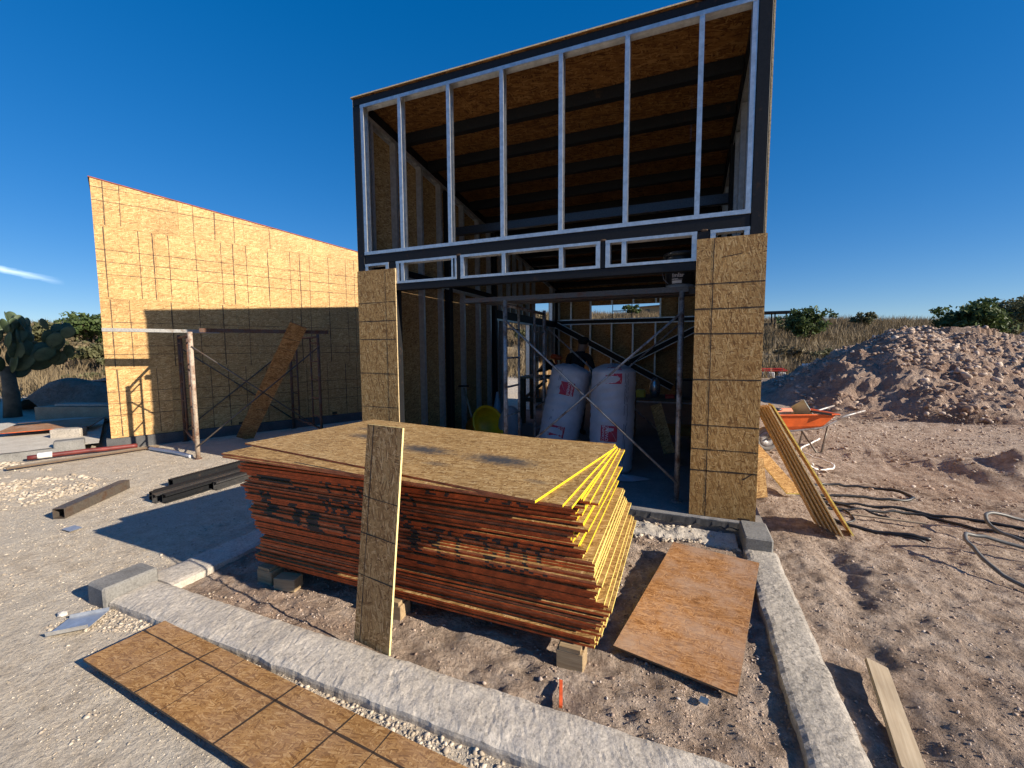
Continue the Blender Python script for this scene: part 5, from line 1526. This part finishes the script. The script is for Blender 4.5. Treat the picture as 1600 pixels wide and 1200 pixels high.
def scatter(n, x0, x1, y0, y1, s0, s1, pw=2.5, mask=None, clump=0.0, seed=0):
    rg = np.random.default_rng(seed)
    x = rg.uniform(x0, x1, n); y = rg.uniform(y0, y1, n)
    keep = np.ones(n, bool)
    if clump:
        keep &= (fbm(x / 0.5, y / 0.5, 3, seed + 5) + rg.uniform(-.25, .25, n)) > (clump - 0.5)
    # keep off slabs, curbs and sheets
    keep &= ~((x > -3.66) & (x < 0.68) & (y > 4.05))
    keep &= ~((x > -3.35) & (x < 0.5) & (y > 1.42) & (y < 1.69))
    keep &= ~((x > 0.47) & (x < 0.71) & (y > 1.0) & (y < 4.05))
    if mask is not None: keep &= mask(x, y)
    x = x[keep]; y = y[keep]
    size = s0 + (s1 - s0) * rg.uniform(0, 1, len(x)) ** pw
    return np.stack([x, y, ground_z(x, y)], 1), size
p, s_ = scatter(9000, -7.5, -2.2, 0.75, 4.2, 0.002, 0.011, 3.5, clump=0.42, seed=1)
stones("pebbles", p, s_, M_ST_PALE, "pale pebbles strewn over the light ground on the left", "pebbles")
p, s_ = scatter(14000, -3.1, 3.6, 1.7, 6.0, 0.002, 0.012, 3.5, clump=0.36, seed=2)
stones("pebbles", p, s_, M_ST_BROWN, "brown pebbles strewn over the porch soil and right yard", "pebbles", seed=2)
p, s_ = scatter(9000, -3.45, 0.2, 1.10, 1.425, 0.002, 0.014, 3.2, mask=lambda x, y: y > 1.395 - 0.12 * np.clip(x + 1.6, 0, 2) - 0.35 * np.clip(-2.75 - x, 0, 1), seed=3)
stones("gravel", p, s_, M_ST_PALE, "strip of loose gravel between the front curb and the flat sheet", "gravel", seed=3)
p, s_ = scatter(6500, -9.2, -6.4, 1.7, 2.95, 0.005, 0.034, 3.4, clump=0.44, seed=4)
stones("rubble", p, s_, M_ST_PALE, "cream-coloured broken rubble at the left edge", "rubble", seed=4)
p, s_ = scatter(1500, -1.3, 0.45, 3.70, 4.04, 0.004, 0.030, 2.6, seed=5)
stones("rubble", p, s_, M_ST_PALE, "white rubble heaped along the foot of the house slab", "rubble", seed=5)
p, s_ = scatter(16000, 0.9, 12, 5.5, 13, 0.004, 0.032, 3.8, clump=0.40, seed=6)
stones("pebbles", p, s_, M_ST_BROWN, "stones scattered over the dug-up yard before the dirt pile", "stones", seed=6)
_oct = np.array([(1, 0, 0), (-1, 0, 0), (0, 1, 0), (0, -1, 0), (0, 0, 1), (0, 0, -.6)], float)
_ICO = (ICO_V, ICO_F)
ICO_V, ICO_F = _oct, np.array([(0, 2, 4), (2, 1, 4), (1, 3, 4), (3, 0, 4), (2, 0, 5), (1, 2, 5), (3, 1, 5), (0, 3, 5)])
p, s_ = scatter(52000, -3.15, 3.3, 1.68, 4.6, 0.0018, 0.0085, 2.6, clump=0.44, seed=12)
stones("soil_crumbs", p, s_, stone_material("brown_soil_crumbs", (0.30, 0.22, 0.165), (0.43, 0.335, 0.265), (0.56, 0.46, 0.38)), "fine crumbs of brown soil covering the porch and right yard", "soil crumbs", seed=12)
p, s_ = scatter(46000, -6.5, 0.6, 0.75, 3.6, 0.0016, 0.0075, 2.8, mask=lambda x, y: (x < -3.3) | (y < 1.43), clump=0.45, seed=13)
stones("soil_crumbs", p, s_, stone_material("pale_soil_crumbs", (0.36, 0.31, 0.24), (0.48, 0.42, 0.335), (0.60, 0.54, 0.45)), "fine crumbs of pale soil covering the left foreground", "soil crumbs", seed=13)
ICO_V, ICO_F = _ICO
rg = np.random.default_rng(44)
for k, (x, y, sz, lab) in enumerate([(-1.98, 1.34, .022, "white pebble in the gravel strip nearest the flat sheet's middle"), (-1.72, 1.31, .020, "white pebble in the gravel strip just right of its twin"), (-2.55, 1.385, .018, "white pebble in the gravel strip by the flat sheet's far corner"), (-1.25, 1.32, .020, "white pebble at the right of the gravel strip"), (-3.5, 1.27, .03, "pale stone beside the mortared block on the front curb")]):
    v = ICO_V * (1 + rg.uniform(-.2, .2, (len(ICO_V), 1))) * np.array([sz, sz * .8, sz * .6])
    o = MB().add([tuple(q + np.array([x, y, gz(x, y) + sz * .4])) for q in v], [tuple(f) for f in ICO_F]).build("stone", simple("white_stone%d" % k, (0.66, 0.62, 0.56), 0.9), uv=False)
    tag(o, lab, "stone")

# ------------------------------------------------------------------ dirt pile on the right
def pile_h(x, y):
    d1 = np.hypot((x - 6.25) / 1.0, (y - 16.9) / 1.25)
    h1 = 2.12 - 0.53 * np.maximum(d1 - 0.25, 0) * (1 - 0.06 * np.cos(3 * np.arctan2(y - 16.9, x - 6.25)))
    t = np.clip((x - 6.3) / 7.0, 0, 1)
    yc = 17.0 + 1.6 * t
    h2 = (2.08 - 0.85 * t) - 0.44 * np.maximum(np.abs(y - yc) - 0.35, 0)
    h2 = np.where(x < 6.3, -1, h2) - 0.8 * np.maximum(x - 13.0, 0)
    # a bank cut away, leaving an upright face behind
    cut = 17.9 + 0.25 * np.sin(x * 2.1) + 0.5 * t
    h3 = np.where((y > cut) & (x > 6.9), 2.30 - 0.62 * t - 0.35 * np.maximum(y - cut - 1.2, 0), -1) - 1.2 * np.maximum(x - 12.5, 0)
    h = np.maximum(np.maximum(h1, h2), h3)
    n_ = fbm(x / 1.1, y / 1.1, 4, 101, .6) * 0.34 + fbm(x / .25, y / .25, 3, 107, .6) * 0.15
    return h + n_ * sstep(-0.1, 0.5, h)
px_ = np.arange(2.2, 15.2, 0.075); py_ = np.arange(10.8, 22.5, 0.075)
PX, PY = np.meshgrid(px_, py_)
PH = np.maximum(pile_h(PX, PY), -0.4) + ground_z(PX, PY) * (np.maximum(pile_h(PX, PY), 0) < 0.2)
dp = thing("dirt_pile", "large heap of brown dirt and stones on the right", "dirt pile", (6.3, 16.9, 0))
def dirt_material():
    m, n, l, b = new_mat("heap_dirt")
    geo = n.new("ShaderNodeNewGeometry"); P = geo.outputs["Position"]
    a = noise_n(n, l, P, 1.6, 6, 0.65); c = noise_n(n, l, P, 16, 6, 0.7)
    r1 = ramp(n, [(0.3, (0.27, 0.175, 0.13)), (0.5, (0.39, 0.285, 0.22)), (0.7, (0.50, 0.395, 0.315))]); l.new(a, r1.inputs[0])
    r2 = ramp(n, [(0.3, g3(.68)), (.7, g3(1.2))]); l.new(c, r2.inputs[0])
    l.new(mix(n, l, 1.0, r1.outputs[0], r2.outputs[0], 'MULTIPLY'), b.inputs["Base Color"])
    b.inputs["Roughness"].default_value = 0.95; b.inputs["Specular IOR Level"].default_value = 0.1
    l.new(bump_n(n, l, c, 1.0, 0.12), b.inputs["Normal"])
    return m
grid_mesh("heap", px_, py_, PH, dirt_material(), dp, smooth=False)
rg = np.random.default_rng(5)
x = rg.uniform(3.0, 14.5, 26000); y = rg.uniform(11.6, 21, 26000)
h = pile_h(x, y)
k = (h > 0.05) & ((fbm(x / .9, y / .9, 3, 120) + rg.uniform(-.3, .3, len(x)) + 0.20 * (x > 5.1)) > 0.0)
x, y, h = x[k], y[k], h[k]
sz = 0.008 + 0.085 * rg.uniform(0, 1, len(x)) ** 6.5
stones("stones", np.stack([x, y, h], 1), sz, stone_material("heap_stones", (0.33, 0.235, 0.18), (0.40, 0.30, 0.23), (0.56, 0.47, 0.39)), parent=dp, seed=9, flat=.7)

# ------------------------------------------------------------------ vegetation
def leaf_material(name, dark, light, trans=0.25):
    m, n, l, b = new_mat(name)
    geo = n.new("ShaderNodeNewGeometry")
    rp = ramp(n, [(0, dark), (1, light)]); l.new(geo.outputs["Random Per Island"], rp.inputs[0])
    l.new(rp.outputs[0], b.inputs["Base Color"])
    b.inputs["Roughness"].default_value = 0.6; b.inputs["Specular IOR Level"].default_value = 0.25
    tr = n.new("ShaderNodeBsdfTranslucent"); l.new(rp.outputs[0], tr.inputs[0])
    ms = n.new("ShaderNodeMixShader"); ms.inputs[0].default_value = trans
    l.new(b.outputs[0], ms.inputs[1]); l.new(tr.outputs[0], ms.inputs[2])
    out = n["Material Output"]; l.new(ms.outputs[0], out.inputs[0])
    return m
L_GREEN = leaf_material("mesquite_leaves", (0.035, 0.06, 0.018), (0.10, 0.14, 0.045))
L_DARK = leaf_material("dark_evergreen_leaves", (0.016, 0.030, 0.012), (0.045, 0.07, 0.03))
L_DRY = leaf_material("dry_scrub_leaves", (0.13, 0.10, 0.055), (0.26, 0.21, 0.12))
L_OLIVE = leaf_material("olive_scrub_leaves", (0.07, 0.075, 0.032), (0.17, 0.165, 0.08))
M_BARK = simple("scrub_bark", (0.12, 0.085, 0.06), 0.9, var=0.3, scale=14)
def quads(name, C, A, B, mat, parent, kind=None):
    n = len(C)
    V = np.stack([C - A - B, C + A - B * .6, C + A * .7 + B, C - A * .8 + B * .9], 1).reshape(-1, 3)
    F = np.arange(4 * n).reshape(n, 4)
    me = bpy.data.meshes.new(name)
    me.vertices.add(len(V)); me.vertices.foreach_set("co", V.astype(np.float32).ravel())
    me.loops.add(F.size); me.loops.foreach_set("vertex_index", F.astype(np.int32).ravel())
    me.polygons.add(n); me.polygons.foreach_set("loop_start", np.arange(0, F.size, 4, dtype=np.int32))
    me.update(); me.validate(); me.materials.append(mat)
    o = bpy.data.objects.new(name, me); _link(o, parent, None)
    if kind: o["kind"] = kind
    return o
def shrub(label, az, dist, w, h, mat, nl=1400, leaf=0.09, seed=0, name="shrub", group="shrubs on the far slope", lift=0.0, stems=5, cat="shrub"):
    rg = np.random.default_rng(1000 + seed)
    x, y = dist * math.sin(R(az)), dist * math.cos(R(az)); z = gz(x, y) + lift
    root = thing(name, label, cat, (x, y, z), group)
    mb = MB(); tips = []
    for k in range(stems):
        a = 2 * math.pi * (k + rg.uniform(0, .7)) / stems; sp = rg.uniform(.35, .9)
        p0 = Vector((x, y, z - 0.1)); p1 = p0 + Vector((math.cos(a) * w * .14 * sp, math.sin(a) * w * .14 * sp, h * .38)); p2 = p0 + Vector((math.cos(a) * w * .33 * sp, math.sin(a) * w * .33 * sp, h * rg.uniform(.6, .82)))
        mb.tube([p0, p1, p2], [h * .022, h * .014, h * .005], 5)
        tips += [p1.lerp(p2, .6), p2]
        for _ in range(3):
            q = p1.lerp(p2, rg.uniform(.1, .8)); e = q + Vector((rg.uniform(-1, 1) * w * .18, rg.uniform(-1, 1) * w * .18, rg.uniform(.02, .2) * h))
            mb.tube([q, e], [h * .008, h * .003], 4); tips.append(e)
    mb.build("trunk", M_BARK, root, uv=False)
    tips = np.array([t[:] for t in tips])
    nc = max(14, int(nl / 42))
    cen = tips[rg.integers(0, len(tips), nc)] + rg.normal(0, 1, (nc, 3)) * np.array([w * .10, w * .10, h * .10])
    rad = rg.uniform(.06, .15, nc) * (w + h) / 2
    ci = rg.integers(0, nc, nl)
    d = rg.normal(0, 1, (nl, 3)); d /= np.linalg.norm(d, axis=1)[:, None]
    C = cen[ci] + d * (rad[ci] * rg.uniform(.3, 1.0, nl) ** .5)[:, None] * np.array([1.15, 1.15, .75])
    C[:, 2] = np.maximum(C[:, 2], z + 0.03)
    A = rg.normal(0, 1, (nl, 3)); A /= np.linalg.norm(A, axis=1)[:, None]
    B = np.cross(A, d); B /= np.linalg.norm(B, axis=1)[:, None] + 1e-6
    s = leaf * rg.uniform(.5, 1.2, nl)
    quads("crown", C, A * s[:, None], B * (s * .45)[:, None], mat, root)
    return root
shrub("round bright green tree on the slope left of the dirt pile's peak", 12.7, 44, 4.6, 3.1, L_GREEN, 3600, .15, 1, "tree", cat="tree")
shrub("dark glossy shrub standing behind the dirt pile's left flank", 16.5, 27, 1.9, 1.5, L_DARK, 1500, .09, 2)
shrub("broad green tree behind the dirt pile's right shoulder", 24.8, 40, 4.4, 3.4, L_GREEN, 3600, .15, 3, "tree", cat="tree")
shrub("sparse olive tree at the right edge of the ridge", 28.2, 46, 5.0, 3.0, L_OLIVE, 2200, .13, 4, "tree", cat="tree")
shrub("thin olive scrub right of the broad green tree", 26.6, 44, 3.0, 1.9, L_OLIVE, 1300, .12, 5)
shrub("small round bush on the skyline above the dark shrub", 17.3, 58, 2.6, 1.9, L_OLIVE, 1200, .14, 6)
shrub("pale green bush low on the slope before the round green tree", 14.6, 32, 2.2, 1.1, L_OLIVE, 1100, .10, 7)
shrub("olive bush between the round green tree and the far canopy", 11.0, 50, 2.6, 1.5, L_OLIVE, 900, .13, 8)
shrub("low dry bush at the foot of the slope right of the house", 11.2, 33, 2.4, 1.2, L_DRY, 1200, .10, 9)
shrub("flat-topped green tree just left of the left house's corner", -66.6, 44, 5.5, 2.9, L_GREEN, 3000, .14, 10, "tree", cat="tree")
shrub("wide pale green bush on the left ridge", -69.0, 44, 5.5, 2.4, L_OLIVE, 2600, .14, 11)
shrub("grey leafless-looking scrub below the left ridge", -68.2, 36, 3.6, 2.0, L_DRY, 1500, .10, 12)
shrub("olive scrub beside the left house's corner", -65.9, 33, 3.4, 1.8, L_OLIVE, 1700, .11, 13)
shrub("low grassy bush at the slope's foot beside the left house", -66.0, 27, 2.6, 0.8, L_OLIVE, 1100, .09, 14)
shrub("dry bush on the ridge above the prickly pear", -71.4, 48, 4.4, 1.7, L_DRY, 1200, .12, 15)
shrub("dark round bush seen through the rear window", -6.3, 56, 2.6, 2.3, L_GREEN, 1200, .14, 16)
shrub("bush on the hillside seen through the rear side doorway", -20.6, 40, 2.5, 2.0, L_OLIVE, 1000, .12, 17)
shrub("dry scrub on the hillside seen through the rear side window", -18.4, 52, 3.5, 1.8, L_DRY, 900, .13, 18)
# scrub and dry grass that reads as one mass
def tufts(name, label, n, azr, rr, hr, mat, seed, width=0.02, blades=7, dens=None):
    rg = np.random.default_rng(seed)
    az = np.radians(rg.uniform(*azr, n)); r = np.sqrt(rg.uniform(rr[0] ** 2, rr[1] ** 2, n))
    x, y = r * np.sin(az), r * np.cos(az)
    k = (fbm(x / 5, y / 5, 3, seed) + rg.uniform(-.3, .3, n)) > -0.12
    k &= ~((x > 2.2) & (x < 15) & (y > 10.8) & (y < 22.5))
    d = np.stack([x - LO.x, y - LO.y], 1)
    ls = d @ np.array([LD.x, LD.y]); ln = d @ np.array([LN.x, LN.y])
    k &= ~((ls > -4.5) & (ls < 9) & (ln > -5) & (ln < 2))
    x, y = x[k], y[k]; m = len(x)
    z = ground_z(x, y)
    X = np.repeat(x, blades) + rg.normal(0, .10, m * blades); Y = np.repeat(y, blades) + rg.normal(0, .10, m * blades); Z = np.repeat(z, blades)
    hh = rg.uniform(*hr, m * blades) * np.repeat(rg.uniform(.6, 1.2, m), blades); a = rg.uniform(0, 2 * math.pi, m * blades)
    lx = rg.normal(0, .28, m * blades) * hh; ly = rg.normal(0, .28, m * blades) * hh
    w = width * rg.uniform(.6, 1.6, m * blades)
    P0 = np.stack([X - np.cos(a) * w, Y - np.sin(a) * w, Z - .05], 1); P1 = np.stack([X + np.cos(a) * w, Y + np.sin(a) * w, Z - .05], 1)
    P2 = np.stack([X + lx, Y + ly, Z + hh], 1)
    V = np.stack([P0, P1, P2], 1).reshape(-1, 3); F = np.arange(len(V))
    me = bpy.data.meshes.new(name)
    me.vertices.add(len(V)); me.vertices.foreach_set("co", V.astype(np.float32).ravel())
    me.loops.add(len(F)); me.loops.foreach_set("vertex_index", F.astype(np.int32))
    me.polygons.add(len(F) // 3); me.polygons.foreach_set("loop_start", np.arange(0, len(F), 3, dtype=np.int32))
    me.update(); me.validate(); me.materials.append(mat)
    o = bpy.data.objects.new(name, me); _link(o, None, None); o["kind"] = "stuff"
    return tag(o, label, "grass")
G_STRAW = leaf_material("straw_grass", (0.15, 0.11, 0.062), (0.31, 0.24, 0.14), .25)
G_BROWN = leaf_material("brown_scrub", (0.10, 0.075, 0.045), (0.25, 0.19, 0.11), .2)
tufts("dry_grass", "dry straw-coloured grass covering the far slope on the right and behind", 16000, (-30, 40), (23, 72), (.35, .8), G_STRAW, 31, .03)
tufts("dry_scrub", "brown dry scrub darkening the far slope on the right and behind", 15000, (-30, 40), (26, 74), (.5, 1.2), G_BROWN, 32, .035)
tufts("dry_grass", "dry straw-coloured grass on the slope behind the left house", 9000, (-85, -55), (21, 66), (.35, .8), G_STRAW, 33, .03)
tufts("dry_scrub", "brown dry scrub on the left slope", 3500, (-85, -55), (24, 70), (.5, 1.0), G_BROWN, 34, .035)

# prickly pear
def prickly_pear(label, x, y, H):
    rg = np.random.default_rng(77)
    z0 = gz(x, y)
    root = thing("prickly_pear_cactus", label, "cactus", (x, y, z0))
    M_PAD = simple("cactus_pad", (0.065, 0.095, 0.045), 0.6, var=0.3, scale=3, bump=0.004, bscale=40)
    MB().tube([(x, y, z0 - .1), (x + .05, y, z0 + .6), (x - .05, y, z0 + 1.25)], [.17, .14, .12], 10).build("trunk", simple("cactus_trunk", (0.10, 0.085, 0.06), 0.9, var=0.3), root, smooth=True)
    # one pad mesh shared by all pads
    proto = MB().ellipsoid((0, 0, .5), (.36, .06, .5), 14, 10)
    base_me = None
    def pad(P, M):
        nonlocal base_me
        if base_me is None:
            o = proto.build("pad", M_PAD, root, M, smooth=True); base_me = o.data
        else:
            o = bpy.data.objects.new("pad", base_me); _link(o, root, M)
    def grow(p, lean, az, size, depth):
        M = Matrix.Translation(p) @ Matrix.Rotation(az, 4, 'Z') @ Matrix.Rotation(lean, 4, 'Y') @ Matrix.Rotation(rg.uniform(-.5, .5), 4, 'Z') @ Matrix.Scale(size, 4)
        pad(p, M)
        if depth <= 0: return
        for _ in range(int(rg.integers(2, 4)) if depth > 1 else int(rg.integers(1, 3))):
            t = M @ Vector((rg.uniform(-.24, .24), 0, rg.uniform(.78, .98)))
            grow(t, lean * .5 + rg.uniform(-.85, .85), az + rg.uniform(-.9, .9), size * rg.uniform(.75, .95), depth - 1)
    for k in range(7):
        a = 2 * math.pi * k / 7 + rg.uniform(-.3, .3)
        grow(Vector((x + .1 * math.cos(a), y + .1 * math.sin(a), z0 + rg.uniform(.9, 1.3))), rg.uniform(.3, 1.15), a, H * rg.uniform(.19, .23), 3)
prickly_pear("tall dark prickly pear cactus at the left edge, in shade", -15.4, 5.05, 2.5)

# ------------------------------------------------------------------ far structures and yard clutter
cx, cy = 55 * math.sin(R(9.3)), 55 * math.cos(R(9.3)); cz = gz(cx, cy)
cn = thing("canopy", "dark flat-roofed canopy on thin posts on the right ridge", "canopy", (cx, cy, cz))
MB().box((cx - 1.9, cy - 1.2, cz + 1.75), (cx + 1.55, cy + 1.2, cz + 1.95)).build("roof", M_BLACK, cn)
for dx in (-1.7, 0, 1.4):
    for dy in (-1, 1):
        MB().box((cx + dx - .06, cy + dy - .06, cz - .2), (cx + dx + .06, cy + dy + .06, cz + 1.75)).build("post", M_BLACK, cn)
MB().box((cx - 1.7, cy - .9, cz), (cx - .3, cy - .5, cz + .7)).build("bench", M_DARKWOOD, cn)
hx, hy = 66 * math.sin(R(-3.9)), 66 * math.cos(R(-3.9)); hz = gz(hx, hy)
fh = thing("far_house", "small orange-walled house on the hill seen through the rear window", "house", (hx, hy, hz))
MB().box((hx - 1.6, hy - 1.5, hz - .3), (hx + 2.2, hy + 1.5, hz + 1.25)).build("wall", simple("orange_far_wall", (0.50, 0.27, 0.11), 0.8), fh)
MB().prof([(-1.8, 1.252), (2.4, 1.252), (2.4, 1.50), (-1.8, 1.30)], (hx, hy - 1.7, hz), (hx, hy + 1.7, hz), EX, EZ).build("roof", M_DARKWOOD, fh)
MB().box((hx - .9, hy - 1.52, hz + .2), (hx - .3, hy - 1.502, hz + .9)).build("window", M_BKT, fh)
rx, ry = 26 * math.sin(R(9.7)), 26 * math.cos(R(9.7)); rz = gz(rx, ry)
M_BRED = simple("bright_red_paint", (0.55, 0.04, 0.03), 0.5)
for k in range(5):
    o = MB().bar((rx - .9 + .05 * k, ry + .12 * (k % 3), rz + .34 + .07 * (k // 3) + .012 * k), (rx + .62 - .06 * k, ry + .10 * (k % 2) + .1, rz + .36 + .07 * (k // 3) + .03 * (k % 2)), 0.07, 0.06).build("red_beam", M_BRED)
    tag(o, "red steel beam in the small pile far behind the house's right corner", "beam", "red beams in the far pile")
for k, dx in enumerate((-.75, -.28, .22)):
    o = MB().bbox((rx + dx, ry - .1, rz - .02), (rx + dx + .26, ry + .35, rz + .27), .02).build("white_block", M_WHITE if k else M_BLOCK)
    tag(o, ["grey block under the far red beams", "white block under the middle of the far red beams", "white block under the right end of the far red beams"][k], "block")
wx, wy = 27 * math.sin(R(13.0)), 27 * math.cos(R(13.0)); wz = gz(wx, wy)
o = MB().tube([(wx - .35, wy, wz + .55), (wx + .75, wy + .1, wz + .60)], 0.12, 12).build("white_pipe", M_WHITE, smooth=True)
tag(o, "white pipe lying at the left foot of the dirt pile", "pipe")
# shaded clutter behind the left porch
def lumber(label, a, b, w, h, mat, name="lumber"):
    o = MB().bar(a, b, w, h).build(name, mat)
    return tag(o, label, "plank", "lumber in the shade behind the left porch")
lumber("grey plank stack edge in the shade just left of the left house", (-13.6, 4.95, .22), (-10.6, 6.0, .22), .35, .3, M_GREYWOOD)
lumber("pale board lying on top of the shaded plank stack", (-13.3, 5.15, .40), (-11.0, 5.95, .40), .3, .04, M_CONC_ROUGH, "flat_board")
lumber("light sheet lying on the shaded soil bank near the cactus", (-15.6, 6.9, .78), (-14.1, 7.5, .86), .5, .04, M_GALV_DULL, "flat_board")
vs = []
bxs = np.arange(-17.5, -9.5, 0.2); bys = np.arange(5.6, 10.4, 0.2)
BX, BY = np.meshgrid(bxs, bys)
tt = (BX + 13.5) * LN.x * .2
BH = 0.72 * sstep(5.9, 7.0, BY - 0.35 * (BX + 13.5)) * (1 - sstep(8.4, 10.2, BY - 0.35 * (BX + 13.5))) * sstep(-17.4, -16.0, BX) * (1 - sstep(-11.6, -9.9, BX))
BH = BH * (1 + .5 * fbm(BX / .7, BY / .7, 3, 140)) - 0.06
o = grid_mesh("soil_bank", bxs, bys, BH + ground_z(BX, BY), dirt_material(), smooth=True)
tag(o, "dark soil bank in the shade behind the left porch", "soil bank")
